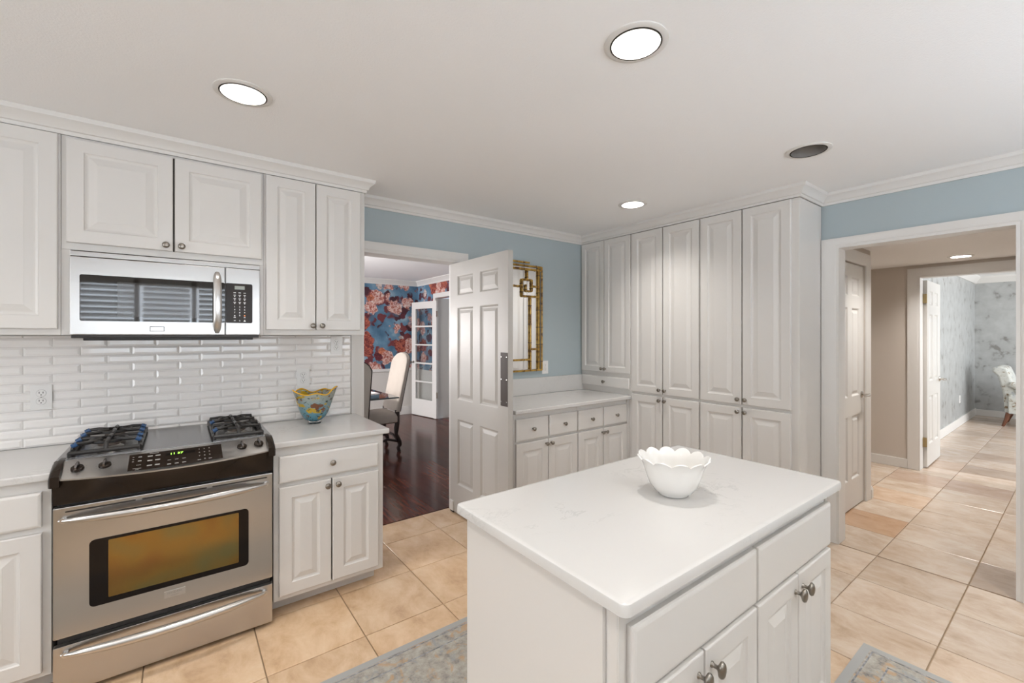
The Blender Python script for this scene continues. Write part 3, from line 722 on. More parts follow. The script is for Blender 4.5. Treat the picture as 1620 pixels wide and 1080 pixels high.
# swing door of the dining room: hinge at (1.79,3.205), free edge towards the viewer; front face looks to -X
d1 = six_panel('door_1', 'white six panel swing door standing open beside the mirror', 0.80, 2.018, 0.042, (1.788, 3.205, 0.014), R(-90), 'swing_paint_shaded')
B(0.715, 0.797, -0.003, 0, 0.945, 1.315).build('push_plate', 'push_plate', d1, bev=0.001)
sc_ = MB()
for z in (0.975, 1.13, 1.285):
    for x in (0.725, 0.787): sc_.lathe([(0.004, 0), (0.004, 0.0015)], 8, (x, -0.003, z), 'y')
sc_.build('screws', 'nickel', d1)
B(-0.004, 0.062, -0.012, 0.054, 0.004, 0.085).build('pivot_block', 'trim_paint', d1, bev=0.006)
B(0.0, 0.05, 0.0, 0.04, -0.0135, -0.001).build('floor_pivot', 'dark_gap', d1)
# hall closet door
d2 = six_panel('door_2', 'closed white six panel closet door in the hall', 0.72, 2.03, 0.04, (4.0525, 1.208, 0.012), 0)
def lever(parent, x, z, y, s, mname='nickel'):
    m = MB().lathe([(0.030, 0), (0.030, 0.006), (0.020, 0.012), (0.010, 0.014), (0.010, 0.05), (0.013, 0.052), (0.013, 0.062), (0.002, 0.064)], 16, (x, y, z), 'y')
    m.tube([(x, y - 0.055, z), (x + s * 0.05, y - 0.060, z), (x + s * 0.11, y - 0.052, z - 0.004)], [0.011, 0.009, 0.007], 10)
    return m.build('handle', mname, parent, smooth=45)
lever(d2, 0.655, 0.925, 0.0, -1)
# far room door, open 90 degrees; seen face looks to -Y
d3 = six_panel('door_3', 'white six panel door standing open into the far room', 0.74, 2.03, 0.04, (6.475, 1.083, 0.015), R(0.8))
lever(d3, 0.675, 0.92, 0.0, -1)
for z in (0.22, 1.78):
    B(-0.028, 0.0, -0.001, 0.035, z, z + 0.10).build('hinge', 'brass_old', d3, bev=0.002)

# french door, swung back towards the far corner
fw, fh = 0.72, 2.03
cells = []
zc = [0.24, 0.585, 0.93, 1.275, 1.60, 1.93]
zc = [0.28 + k * (1.92 - 0.28) / 5 for k in range(6)]
cells = [(0.115, fw - 0.115, zc[k] + 0.013, zc[k + 1] - 0.013) for k in range(5)]
d4 = link('door_4', panel_door_mesh(fw, fh, 0.04, cells).mesh('door_4', weld=0.0001), 'trim_paint', None, (3.395, 7.52, 0.012), (0, 0, R(-79.5)))
struct(d4, 'white five pane french door folded back against the flowered wall')
for c in cells: B(c[0], c[1], 0.017, 0.022, c[2], c[3]).build('pane', 'glass_clear', d4)
MB().lathe([(0.022, 0), (0.022, 0.006), (0.008, 0.01), (0.008, 0.04), (0.024, 0.05), (0.022, 0.066), (0.001, 0.07)], 12, (0.06, 0, 0.95), 'y').build('knob', 'knob_pewter', d4, smooth=45)
for z in (0.35, 1.75): B(fw, fw + 0.02, -0.006, 0.02, z, z + 0.1).build('hinge', 'nickel', d4)

# ------------------------------------------------------------------ cabinet parts
def door_mesh(wd, ht, fr=0.058, th=0.019):
    m = MB()
    a, b, e = 0, wd, 0.004
    rr = [rect(0, wd, 0, ht, 0.0), rect(0, wd, 0, ht, -th + e), rect(e * .35, wd - e * .35, e * .35, ht - e * .35, -th + e * .35), rect(e, wd - e, e, ht - e, -th),
          rect(fr, wd - fr, fr, ht - fr, -th)]
    m.loft(rr, True, True, False)
    return m.mesh('door', smooth=25)
def panel_mesh(wd, ht, fr=0.058, th=0.019):
    s = min(1.0, (wd - 2 * fr) / 0.16)
    prof = [(fr, 0), (fr + 0.004, 0.005), (fr + 0.012, 0.008), (fr + 0.017 * s, 0.008), (fr + 0.044 * s, 0.0015), (fr + 0.047 * s, 0.0005)]
    return MB().loft(panel_loft(0, wd, 0, ht, -th, prof), True, False, True).mesh('panel')
def drawer_mesh(wd, ht, th=0.019):
    e = 0.007
    return MB().loft([rect(0, wd, 0, ht, 0), rect(0, wd, 0, ht, -th + e), rect(e * .3, wd - e * .3, e * .3, ht - e * .3, -th + e * .3), rect(e, wd - e, e, ht - e, -th), rect(e + .004, wd - e - .004, e + .004, ht - e - .004, -th - 0.001)]).mesh('drawer')
CACHE = {}
def cached(kind, fn, wd, ht, fr=None):
    k = (kind, round(wd, 3), round(ht, 3), fr)
    if k not in CACHE: CACHE[k] = fn(wd, ht) if fr is None else fn(wd, ht, fr)
    return CACHE[k]
KNOB = MB().lathe([(0.008, 0), (0.0075, 0.003), (0.0055, 0.006), (0.005, 0.014), (0.008, 0.017), (0.0150, 0.020), (0.0158, 0.0235), (0.0135, 0.028), (0.007, 0.0305), (0.0005, 0.031)], 20, axis='y').mesh('knob', smooth=60)
ov = MB().lathe([(0.0085, 0), (0.008, 0.003), (0.0055, 0.006), (0.0055, 0.016), (0.009, 0.020), (0.0155, 0.024), (0.0165, 0.028), (0.014, 0.033), (0.007, 0.036), (0.0005, 0.0365)], 20, axis='y')
ov.v = [(x * 0.92, y, z * (1.35 if -y > 0.017 else 1)) for x, y, z in ov.v]
KNOB_OVAL = ov.mesh('knob', smooth=60)
def add_door(root, x0, x1, z0, z1, y=0.0, knob=None, fr=0.058, km=None):
    d = link('door', cached('d', door_mesh, x1 - x0, z1 - z0, fr), 'white_paint', root, (x0, y, z0))
    link('panel', cached('p', panel_mesh, x1 - x0, z1 - z0, fr), 'white_paint', d)
    if knob: link('knob', km or KNOB, 'knob_pewter', d, (knob[0] - x0, -0.019, knob[1] - z0))
    return d
def add_drawer(root, x0, x1, z0, z1, y=0.0, knob=True, km=None):
    d = link('drawer', cached('w', drawer_mesh, x1 - x0, z1 - z0), 'white_paint', root, (x0, y, z0))
    if knob: link('knob', km or KNOB, 'knob_pewter', d, ((x1 - x0) / 2, -0.020, (z1 - z0) / 2))
    return d
def body_box(root, x0, x1, y0, y1, z0, z1, toe=None, name='body'):
    m = B(x0, x1, y0, y1, z0, z1)
    o = m.build(name, 'white_paint', root, bev=0.0015, seg=1)
    if toe: B(x0 + 0.002, x1 - toe[1], y0 + toe[0], y1, 0.002, z0).build('toe_kick', 'white_paint', root)
    return o
def gap(root, x, z0, z1, y=0.0, w_=0.006):
    return B(x - w_ / 2, x + w_ / 2, y - 0.0012, y, z0, z1).build('shadow_gap', 'dark_gap', root)

FU = 2.83        # face frame of wall cabinets (doors stand 19 mm proud)
# left wall cabinet
c = thing('wall_cabinet', 'white wall cabinet cut by the left edge, beside the microwave', 'cabinet', (-1.30, FU, 1.45))
body_box(c, 0, 0.872, 0, 0.298, 0, 0.912)
add_door(c, 0.02, 0.438, 0.028, 0.908, knob=(0.405, 0.055))
add_door(c, 0.446, 0.864, 0.028, 0.908, knob=(0.479, 0.055))
# cabinet above the microwave
c = thing('wall_cabinet', 'short white two door wall cabinet above the microwave', 'cabinet', (-0.427, FU, 1.842))
body_box(c, 0, 0.807, 0, 0.298, 0, 0.52)
add_door(c, 0.018, 0.402, 0.032, 0.508, knob=(0.375, 0.058))
add_door(c, 0.410, 0.797, 0.032, 0.508, knob=(0.438, 0.058))
gap(c, 0.406, 0.032, 0.508)
for xx in (-0.001, ):
    pass
m = MB().box(0, 0.030, 0, 0.298, -0.392, -0.0005); m.build('side_filler', 'white_paint', c)
m = MB().box(0.789, 0.807, 0, 0.298, -0.392, -0.0005); m.build('side_filler', 'white_paint', c)
# right wall cabinet
c = thing('wall_cabinet', 'tall white two door wall cabinet right of the microwave', 'cabinet', (0.381, FU, 1.45))
body_box(c, 0, 0.571, 0, 0.298, 0, 0.912)
add_door(c, 0.010, 0.272, 0.030, 0.906, knob=(0.254, 0.055))
add_door(c, 0.277, 0.540, 0.030, 0.906, knob=(0.306, 0.055))
gap(c, 0.2745, 0.03, 0.906)

FB = 2.52       # base cabinet face frames
c = thing('base_cabinet', 'white base cabinet left of the range, partly out of view', 'cabinet', (-1.30, FB, 0))
body_box(c, 0, 0.893, 0, 0.60, 0.093, 0.872, toe=(0.10, 0.0))
add_drawer(c, 0.46, 0.868, 0.692, 0.830); add_drawer(c, 0.02, 0.45, 0.692, 0.830)
add_door(c, 0.46, 0.868, 0.116, 0.668); add_door(c, 0.02, 0.45, 0.116, 0.668)
c = thing('base_cabinet', 'white base cabinet with drawer right of the range, under the glass vase', 'cabinet', (0.382, FB, 0))
body_box(c, 0.001, 0.574, 0, 0.60, 0.085, 0.872, toe=(0.095, 0.02))
add_drawer(c, 0.025, 0.541, 0.690, 0.828)
add_door(c, 0.025, 0.279, 0.112, 0.668, knob=(0.258, 0.637))
add_door(c, 0.286, 0.541, 0.112, 0.668, knob=(0.312, 0.637))
gap(c, 0.2825, 0.112, 0.668)

def slab(name, label, x0, x1, y0, y1, z0=0.873, z1=0.903, bev=0.006):
    return tag(B(x0, x1, y0, y1, z0, z1).build(name, 'quartz', bev=bev, seg=3), label, 'countertop')
slab('countertop', 'white quartz countertop left of the range', -1.30, -0.402, 2.494, 3.1155)
slab('countertop', 'white quartz countertop carrying the glass vase', 0.379, 0.987, 2.494, 3.1155)

# --- backsplash tiles
GX0, GX1, GZ0, GZ1 = -1.30, 0.952, 0.9034, 1.449
gb = B(GX0, GX1, 3.116, YW - 0.0005, GZ0, GZ1).build('grout_bed', 'tile_grout', wall_front)
TW, TH_ = 0.2, 0.0442
bt_me = {}
def splash_tile(x0, x1, z0, z1):
    wd, ht = round(x1 - x0 - 0.0016, 4), round(z1 - z0 - 0.0016, 4)
    if wd < 0.012 or ht < 0.008: return
    if (wd, ht) not in bt_me:
        bv = min(0.010, ht * 0.3, wd * 0.3)
        bt_me[(wd, ht)] = MB().loft([rect(0, wd, 0, ht, 0.0), rect(0, wd, 0, ht, -0.0025), rect(bv, wd - bv, bv, ht - bv, -0.0075)]).mesh('tile')
    link('tile', bt_me[(wd, ht)], 'splash_tile', wall_front, (x0 + 0.0008, 3.116, z0 + 0.0008))
row = 0; z1 = 1.4345 + TH_
while z1 > GZ0 + 0.01:
    z0 = max(GZ0, z1 - TH_); zt = min(z1, GZ1)
    off = 0.0 if row % 2 else 0.1
    k = math.floor((GX0 + 0.5 - off) / TW)
    while -0.5 + off + k * TW < GX1:
        a = -0.5 + off + k * TW
        splash_tile(max(a, GX0), min(a + TW, GX1), z0, zt); k += 1
    z1 -= TH_; row += 1

# --- buffet under the mirror
c1 = thing('base_cabinet', 'white buffet base cabinet next to the open swing door', 'cabinet', (1.945, 2.55, 0))
body_box(c1, 0, 0.65, 0, 0.57, 0.093, 0.872, toe=(0.07, 0.0))
add_drawer(c1, 0.012, 0.325, 0.668, 0.832); add_drawer(c1, 0.338, 0.643, 0.668, 0.832)
add_door(c1, 0.012, 0.323, 0.112, 0.652, knob=(0.300, 0.620), fr=0.062); add_door(c1, 0.329, 0.643, 0.112, 0.652, knob=(0.352, 0.620), fr=0.062)
c2 = thing('base_cabinet', 'white buffet base cabinet in the corner against the tall pantry', 'cabinet', (2.597, 2.55, 0))
body_box(c2, 0, 0.66, 0, 0.57, 0.093, 0.872, toe=(0.07, 0.0))
add_drawer(c2, 0.002, 0.305, 0.668, 0.832); add_drawer(c2, 0.315, 0.622, 0.668, 0.832)
add_door(c2, 0.002, 0.305, 0.112, 0.652, knob=(0.286, 0.620), fr=0.062); add_door(c2, 0.313, 0.622, 0.112, 0.652, knob=(0.334, 0.620), fr=0.062)
B(0.625, 0.6595, -0.017, 0, 0.093, 0.871).build('filler_stile', 'white_paint', c2)
B(0.6605, 0.70, -0.0425, 0.56, 0.0, 0.871).build('corner_filler', 'white_paint', c2)
slab('countertop', 'white quartz buffet countertop below the mirror', 1.932, 3.60, 2.506, 3.112)
tag(B(1.932, 3.256, 3.110, 3.1295, 0.904, 1.056).build('countertop_upstand', 'quartz', bev=0.002), 'white quartz upstand strip behind the buffet countertop', 'upstand')

# --- tall cabinets (front looks to -X)
XF = 3.258
def tall(label, y_hi, y_lo, z0, z1, depth=0.385, end=0.0):
    c = thing('tall_cabinet', label, 'cabinet', (XF, y_hi, z0), R(-90))
    return c
# unit over the buffet counter
c = tall('white corner cabinet with two doors and a small drawer sitting on the buffet counter', 3.129, 2.507, 0.904, 2.36)
body_box(c, 0, 0.621, 0, 0.385, 0, 1.456)
add_door(c, 0.013, 0.302, 0.194, 1.453, knob=(0.286, 0.224), fr=0.05); add_door(c, 0.310, 0.611, 0.194, 1.453, knob=(0.328, 0.224), fr=0.05)
add_drawer(c, 0.020, 0.604, 0.052, 0.152)
def pantry(label, y_hi, y_lo, dd, end):
    c = tall(label, y_hi, y_lo, 0, 2.36)
    W_ = y_hi - y_lo
    body_box(c, 0, W_, 0, 0.385, 0.10, 2.36, toe=(0.06, 0.0))
    for k, (a, b) in enumerate(dd):
        xk = b - 0.022 if k == 0 else a + 0.022
        add_door(c, a, b, 0.948, 2.356, knob=(xk, 0.985))
        add_door(c, a, b, 0.125, 0.926, knob=(xk, 0.895))
    xm = (dd[0][1] + dd[1][0]) / 2
    gap(c, xm, 0.948, 2.356); gap(c, xm, 0.125, 0.926)
    return c
pantry('tall white four door pantry cabinet in the middle, next to the corner cabinet', 2.505, 1.852, [(0.006, 0.318), (0.326, 0.646)], 0)
pantry('tall white four door pantry cabinet at the right end, beside the hall opening', 1.850, 1.165, [(0.004, 0.317), (0.325, 0.638)], 1)

# --- island
isl = thing('island_cabinet', 'white kitchen island cabinet with two drawers and four doors', 'cabinet', (0.745, 0.612, 0))
body_box(isl, 0, 1.215, 0, 0.614, 0.09, 0.872, toe=(0.07, 0.0))
add_drawer(isl, 0.030, 0.607, 0.664, 0.822, knob=False); add_drawer(isl, 0.617, 1.207, 0.664, 0.822, knob=False)
for a, b, kx in ((0.030, 0.316, 0.288), (0.322, 0.607, 0.350), (0.617, 0.905, 0.878), (0.911, 1.207, 0.938)):
    add_door(isl, a, b, 0.112, 0.650, knob=(kx, 0.602), km=KNOB_OVAL)
for x in (0.0, 1.195): B(x, x + 0.02, -0.004, 0, 0.09, 0.872).build('stile', 'white_paint', isl, bev=0.001)
B(-0.012, 0, 0.03, 0.59, 0.10, 0.865).build('end_panel', 'white_paint', isl, bev=0.002)
itop = MB()
def rr_ring(x0, x1, y0, y1, r, z, n=6, ins=0.0):
    pts = []
    x0 += ins; x1 -= ins; y0 += ins; y1 -= ins; r = max(r - ins, 0.001)
    for cx, cy, a0 in ((x1 - r, y1 - r, 0), (x0 + r, y1 - r, 90), (x0 + r, y0 + r, 180), (x1 - r, y0 + r, 270)):
        for k in range(n + 1):
            a = R(a0 + 90 * k / n); pts.append((cx + r * math.cos(a), cy + r * math.sin(a), z))
    return pts
itop.loft([rr_ring(0.715, 1.987, 0.566, 1.252, 0.02, z, ins=i) for z, i in ((0.873, 0.003), (0.876, 0), (0.896, 0), (0.901, 0.002), (0.903, 0.006), (0.903, 0.016))])
tag(itop.build('countertop', 'quartz', smooth=35), 'white quartz island top with faint grey veins under the scalloped bowl', 'countertop')

# ------------------------------------------------------------------ range
rg = thing('range', 'stainless steel slide in gas range with black control fascia', 'stove', (-0.012, 2.47, 0))
# local: x centred, y=0 door face, y+ into the wall
B(-0.376, 0.376, 0.03, 0.60, 0.02, 0.885).build('body', 'black_plastic', rg)
B(-0.385, 0.384, 0.0, 0.03, 0.022, 0.212).build('drawer', 'steel', rg, bev=0.004)
dr = B(-0.385, 0.384, 0.0, 0.03, 0.243, 0.764).build('oven_door', 'steel', rg, bev=0.005)
def rrect(x0, x1, z0, z1, r, y, n=5):
    pts = []
    for cx, cz, a0 in ((x1 - r, z1 - r, 0), (x0 + r, z1 - r, 90), (x0 + r, z0 + r, 180), (x1 - r, z0 + r, 270)):
        for k in range(n + 1):
            a = R(a0 + 90 * k / n); pts.append((cx + r * math.cos(a), y, cz + r * math.sin(a)))
    return pts
MB().loft([rrect(-0.280, 0.281, 0.338, 0.612, 0.018, y) for y in (0.002, -0.0015)]).build('oven_window', 'oven_black', dr)
MB().loft([rrect(-0.222, 0.240, 0.362, 0.600, 0.004, y) for y in (0.0, -0.0020)]).build('coated_glass', 'oven_coating', dr)
for a, b in ((-0.35, -0.135), (-0.115, 0.115), (0.135, 0.36)):
    MB().loft([rrect(a, b, 0.742, 0.748, 0.003, y, 3) for y in (0.001, -0.0006)]).build('vent_slot', 'socket_dark', dr)
B(-0.04, 0.035, -0.003, 0.0, 0.288, 0.318).build('badge', 'steel_bright', dr, bev=0.001)
tm = MB(); MX = Matrix.Rotation(R(90), 4, 'X')
mesh_into(tm, text_mesh('FRIGIDAIRE', 0.0105), Matrix.Translation((-0.0025, -0.0033, 0.308)) @ MX)
mesh_into(tm, text_mesh('GALLERY', 0.007), Matrix.Translation((-0.0025, -0.0033, 0.296)) @ MX)
tm.build('badge_lettering', 'print_grey', dr)
def bow_handle(parent, z, half, out, zc):
    pts = []; rs = []
    for k in range(25):
        u = -1 + 2 * k / 24
        pts.append((u * half, -0.012 - out * (1 - u * u) ** 0.75, z + zc * (1 - u * u)))
        rs.append(0.0175 * (0.30 + 0.70 * (1 - abs(u) ** 4)))
    m = MB().tube(pts, rs, 12, up=(0, 0, 1))
    for s in (-1, 1): m.lathe([(0.010, -0.016), (0.010, 0.016)], 10, (s * half * 0.965, -0.006, z), 'y')
    return m.build('handle', 'steel_bright', parent, smooth=50)
bow_handle(dr, 0.716, 0.366, 0.048, 0.0)
drawer = [o for o in rg.children if o.name.startswith('drawer')][0]
bow_handle(drawer, 0.185, 0.360, 0.050, 0.0)
# control fascia: panel top straight, lower edge bowed forward
def yb(x): return -0.018 - 0.085 * (1 - (x / 0.387) ** 2)
PY, PZ0, PZ1 = 0.060, 0.934, 0.884
def pan(x, t, n=0.0):
    b = yb(x); y = PY + t * (b - PY); z = PZ0 + t * (PZ1 - PZ0)
    d = Vector((0, b - PY, PZ1 - PZ0)).normalized(); nn = Vector((0, d.z, -d.y))
    if nn.z < 0: nn = -nn
    return Vector((x, y, z)) + nn * n
xs = [-0.362 + 0.724 * k / 28 for k in range(29)]
cp = MB().loft([[pan(x, 0), pan(x, 1), (x, yb(x), PZ1 - 0.006), (x, 0.10, PZ1 - 0.006), (x, 0.10, PZ0)] for x in xs]).build('control_panel', 'steel_bright', rg, smooth=30)
xs2 = [-0.384 + 0.768 * k / 28 for k in range(29)]
MB().loft([[(x, yb(x) + 0.004, PZ1 - 0.006), (x, yb(x) * 0.80 + 0.004, 0.862), (x, yb(x) * 0.30 - 0.004, 0.82), (x, 0.004, 0.775), (x, 0.06, 0.772), (x, 0.06, PZ1 - 0.006)] for x in xs2]).build('fascia', 'black_bronze', rg, smooth=40)
for s in (-1, 1):
    rings_ = []
    for x, g in ((0.362, 0.0), (0.376, 0.002), (0.388, -0.002), (0.394, -0.010)):
        b0 = yb(0.362) - 0.004 + (0.010 if g < -0.004 else 0); top = PZ0 + 0.003 + g
        rings_.append([(s * x, PY + 0.06, top), (s * x, PY, top), (s * x, b0 + 0.02, top - 0.026), (s * x, b0, top - 0.042), (s * x, b0, PZ1 - 0.030), (s * x, b0 + 0.02, PZ1 - 0.035), (s * x, PY + 0.06, PZ1 - 0.035)])
    MB().loft(rings_).build('end_cap', 'black_bronze', rg, smooth=50)
# display glass
xg = [-0.158 + 0.330 * k / 14 for k in range(15)]
MB().loft([[pan(x, 0.10, -0.001), pan(x, 0.10, 0.0012), pan(x, 0.90, 0.0012), pan(x, 0.90, -0.001)] for x in xg]).build('display_glass', 'black_bronze', cp, smooth=30)
def pan_M(x, t, n=0.0016):
    b = yb(x); up = Vector((0, PY - b, PZ0 - PZ1)).normalized(); xv = Vector((1, (yb(x + .01) - yb(x - .01)) / .02 * t, 0)).normalized()
    nn = xv.cross(up).normalized(); up = nn.cross(xv)
    M = Matrix((xv, up, nn)).transposed().to_4x4(); M.translation = pan(x, t, n); return M
def pan_box(mb, x, t, wx, wy, n=0.0016):
    M = pan_M(x, t, n); mb.add([M @ Vector(p) for p in ((-wx, -wy, 0), (wx, -wy, 0), (wx, wy, 0), (-wx, wy, 0))], [(0, 1, 2, 3)])
b_ = MB(); pan_box(b_, 0.018, 0.30, 0.052, 0.012, 0.0014); b_.build('clock_window', 'black_gloss', cp)
b_ = MB(); mesh_into(b_, text_mesh('11 37', 0.021, bold=0.0004), pan_M(0.003, 0.30, 0.0018)); b_.build('clock_digits', 'led_green', cp)
b_ = MB()
for k, ch in enumerate('123456789'): mesh_into(b_, text_mesh(ch, 0.011, bold=0.0002), pan_M(0.086 + 0.019 * (k % 3), 0.24 + 0.18 * (k // 3)))
mesh_into(b_, text_mesh('0', 0.011, bold=0.0002), pan_M(0.105, 0.78))
for x, t in ((0.084, 0.80), (0.125, 0.80)): pan_box(b_, x, t, 0.006, 0.0024)
for x in (-0.022, 0.004, 0.030):
    pan_box(b_, x, 0.60, 0.006, 0.0018); pan_box(b_, x, 0.80, 0.0065, 0.0034)
for x in (-0.088, -0.062):
    for t in (0.28, 0.50, 0.74): pan_box(b_, x, t, 0.0085, 0.0045)
pan_box(b_, -0.075, 0.15, 0.016, 0.0018)
for t in (0.26, 0.46): pan_box(b_, -0.122, t, 0.006, 0.0035)
for t in (0.25, 0.36, 0.47): pan_box(b_, -0.144, t, 0.003, 0.0020)
pan_box(b_, -0.124, 0.66, 0.008, 0.0014); pan_box(b_, -0.128, 0.82, 0.014, 0.0014); pan_box(b_, -0.128, 0.88, 0.006, 0.0014)
b_.build('keypad_print', 'print_grey', cp)
for x, t in ((-0.315, 0.50), (-0.232, 0.48), (0.253, 0.46), (0.325, 0.44)):
    M = pan_M(x, t, 0.0)
    k_ = MB().lathe([(0.0205, 0.0005), (0.0205, 0.004), (0.0195, 0.009), (0.017, 0.0105), (0.0005, 0.0105)], 20)
    k_.xf(M); kb = k_.build('knob', 'black_bronze', cp, smooth=45)
    g_ = MB().loft([[(-0.0035, -0.019, 0.010), (0.0035, -0.019, 0.010), (0.003, -0.017, 0.020), (-0.003, -0.017, 0.020)], [(-0.0055, 0.0, 0.010), (0.0055, 0, 0.010), (0.004, 0, 0.026), (-0.004, 0, 0.026)], [(-0.0035, 0.019, 0.010), (0.0035, 0.019, 0.010), (0.003, 0.018, 0.024), (-0.003, 0.018, 0.024)]])
    g_.xf(M); g_.build('knob_grip', 'steel_dark', kb, smooth=30)
    p_ = MB()
    for a in range(0, 360, 30):
        if a in (60, 90, 120): continue
        q = M @ Vector((0.0275 * math.cos(R(a)), 0.0275 * math.sin(R(a)), 0.0006))
        M2 = M.copy(); M2.translation = q
        p_.add([M2 @ Vector(v) for v in ((-0.0012, -0.0012, 0), (0.0012, -0.0012, 0), (0.0012, 0.0012, 0), (-0.0012, 0.0012, 0))], [(0, 1, 2, 3)])
    p_.build('dial_marks', 'print_grey', kb)
# cooktop
ct = MB().loft([[(x * sx, y, z) for x, y in ((-0.394, 0.078), (0.394, 0.078), (0.394, 0.63), (-0.394, 0.63))] for z, sx in ((0.905, 1), (0.932, 1), (0.937, 0.985))]).build('cooktop', 'cooktop_steel', rg, smooth=30)
for s in (-1, 1):
    x0, x1 = (-0.352, -0.128) if s < 0 else (0.148, 0.352)
    B(x0 - 0.004, x1 + 0.004, 0.095, 0.585, 0.9372, 0.9395).build('burner_tray', 'cooktop_steel', ct)
    xc = (x0 + x1) / 2
    for yc in (0.215, 0.455):
        br = MB().lathe([(0.050, 0.9395), (0.052, 0.947), (0.040, 0.952), (0.038, 0.956)], 20, (xc, yc, 0)).build('burner', 'steel', ct, smooth=40)
        MB().lathe([(0.037, 0.956), (0.039, 0.959), (0.036, 0.964), (0.0005, 0.965)], 20, (xc, yc, 0)).build('burner_cap', 'burner_cap', br, smooth=40)
    gr_ = MB(); zt = 0.982; zb_ = 0.968
    gy0, gy1 = 0.105, 0.575
    gr_.tube([(x0, gy0, zb_ - 0.014), (x1, gy0, zb_ - 0.014)], 0.0088); gr_.tube([(x0, gy1, zb_ - 0.014), (x1, gy1, zb_ - 0.014)], 0.0088)
    gr_.tube([(x0, gy0, zb_ - 0.014), (x0, gy1, zb_ - 0.014)], 0.0088); gr_.tube([(x1, gy0, zb_ - 0.014), (x1, gy1, zb_ - 0.014)], 0.0088)
    for xx in (x0, x1):
        for yy in (gy0, gy1, 0.34): gr_.tube([(xx, yy, 0.9398), (xx, yy, zb_ - 0.01)], 0.008)
    bl_ = MB()
    for yc in (0.215, 0.455):
        for dy in (-0.055, 0.055):
            for sx, xe in ((1, x0), (-1, x1)):
                gr_.tube([(xe, yc + dy, zb_ - 0.016), (xe + sx * 0.006, yc + dy, zt), (xe + sx * 0.05, yc + dy, zt + 0.002), (xc - sx * 0.022, yc + dy * 0.35, zt + 0.002)], 0.0082)
                if s < 0 or (sx > 0 and dy < 0): bl_.tube([(xe - sx * 0.001, yc + dy, zt - 0.008), (xe + sx * 0.016, yc + dy, zt + 0.0012)], 0.0105)
        for sy in (-1, 1):
            ye = yc + sy * 0.11
            gr_.tube([(xc, ye, zb_ - 0.014), (xc, ye - sy * 0.01, zt), (xc, yc + sy * 0.018, zt + 0.004)], 0.0082)
        gr_.tube([(xc + 0.062 * math.cos(t), yc + 0.062 * math.sin(t), zt - 0.002) for t in [2 * math.pi * k / 20 for k in range(21)]], 0.0075, 6)
    gt = gr_.build('grate', 'cast_iron', ct, smooth=45)
    bl_.build('blue_reflection_tip', 'iron_blue', gt, smooth=45)  # blue reflections on the grate painted as tinted tips

# ------------------------------------------------------------------ microwave
mw = thing('microwave', 'stainless over the range microwave with black glass door', 'microwave', (-0.018, 2.79, 1.44))
# local: x centred, y=0 door face, z=0 bottom
B(-0.374, 0.374, 0.022, 0.315, 0.004, 0.392).build('body', 'steel_dark', mw)
B(-0.372, 0.372, -0.002, 0.022, -0.004, 0.010).build('bottom_trim', 'black_plastic', mw, bev=0.003)
B(-0.335, 0.345, 0.02, 0.28, -0.016, 0.0035).build('bottom_vent', 'black_plastic', mw, bev=0.003)
B(-0.376, 0.376, 0.002, 0.03, 0.371, 0.394).build('top_vent_strip', 'steel', mw, bev=0.003)
md = B(-0.376, 0.213, 0.0, 0.022, 0.011, 0.369).build('door', 'steel', mw, bev=0.004)
cpn = B(0.2155, 0.376, 0.0, 0.022, 0.011, 0.369).build('control_panel', 'steel', mw, bev=0.004)
MB().loft([rrect(-0.344, 0.2125, 0.075, 0.288, 0.008, y) for y in (0.002, -0.0015)]).build('window_glass', 'black_gloss', md)
MB().loft([rrect(-0.215, 0.100, 0.098, 0.262, 0.003, y) for y in (0.0, -0.0018)]).build('window_screen', 'screen_dark', md)
MB().loft([rrect(0.2158, 0.340, 0.075, 0.288, 0.008, y) for y in (0.002, -0.0015)]).build('keypad', 'black_bronze', cpn)
pts = []; rs = []
for k in range(17):
    u = -1 + 2 * k / 16
    pts.append((0.178, -0.010 - 0.030 * (1 - u * u) ** 0.6, 0.181 + u * 0.160)); rs.append(0.0185 * (0.45 + 0.55 * (1 - abs(u) ** 8)))
MB().tube(pts, rs, 12, flat=0.5, up=(0, 1, 0)).build('handle', 'steel_bright', md, smooth=50)
bdg = B(-0.096, -0.040, -0.003, 0.0, 0.028, 0.052).build('badge', 'black_gloss', md)
B(-0.093, -0.043, -0.0036, -0.003, 0.031, 0.049).build('badge_plate', 'steel_bright', bdg)
tm = MB(); mesh_into(tm, text_mesh('FRIGIDAIRE', 0.0085), Matrix.Translation((-0.068, -0.0040, 0.040)) @ MX)
tm.build('badge_lettering', 'print_grey', bdg)
B(0.257, 0.303, -0.0022, -0.0015, 0.256, 0.275).build('lcd', 'lcd', cpn)
kp = MB()
def kbox(x, z, wx, wz): kp.add(rect(x - wx, x + wx, z - wz, z + wz, -0.0020), [(0, 1, 2, 3)])
for cx in (0.257, 0.280, 0.303):
    for z in (0.238, 0.225, 0.206, 0.186): kbox(cx, z, 0.0055, 0.0018)
    for z in (0.218, 0.199, 0.180): kbox(cx, z, 0.0025, 0.0022)
for k, ch in enumerate('123456789'):
    mesh_into(kp, text_mesh(ch, 0.011, bold=0.0002), Matrix.Translation((0.257 + 0.023 * (k % 3), -0.0022, 0.162 - 0.0155 * (k // 3))) @ MX)
mesh_into(kp, text_mesh('0', 0.011, bold=0.0002), Matrix.Translation((0.280, -0.0022, 0.1155)) @ MX)
kbox(0.257, 0.114, 0.003, 0.003); kbox(0.257, 0.105, 0.005, 0.002); kbox(0.303, 0.105, 0.004, 0.002)
kbox(0.257, 0.088, 0.004, 0.0015); kp.add([(0.297, -0.002, 0.083), (0.309, -0.002, 0.083), (0.303, -0.002, 0.093)], [(0, 1, 2)])
mesh_into(kp, text_mesh('o', 0.013), Matrix.Translation((0.280, -0.0022, 0.088)) @ MX)
kp.build('keypad_print', 'print_white', cpn)
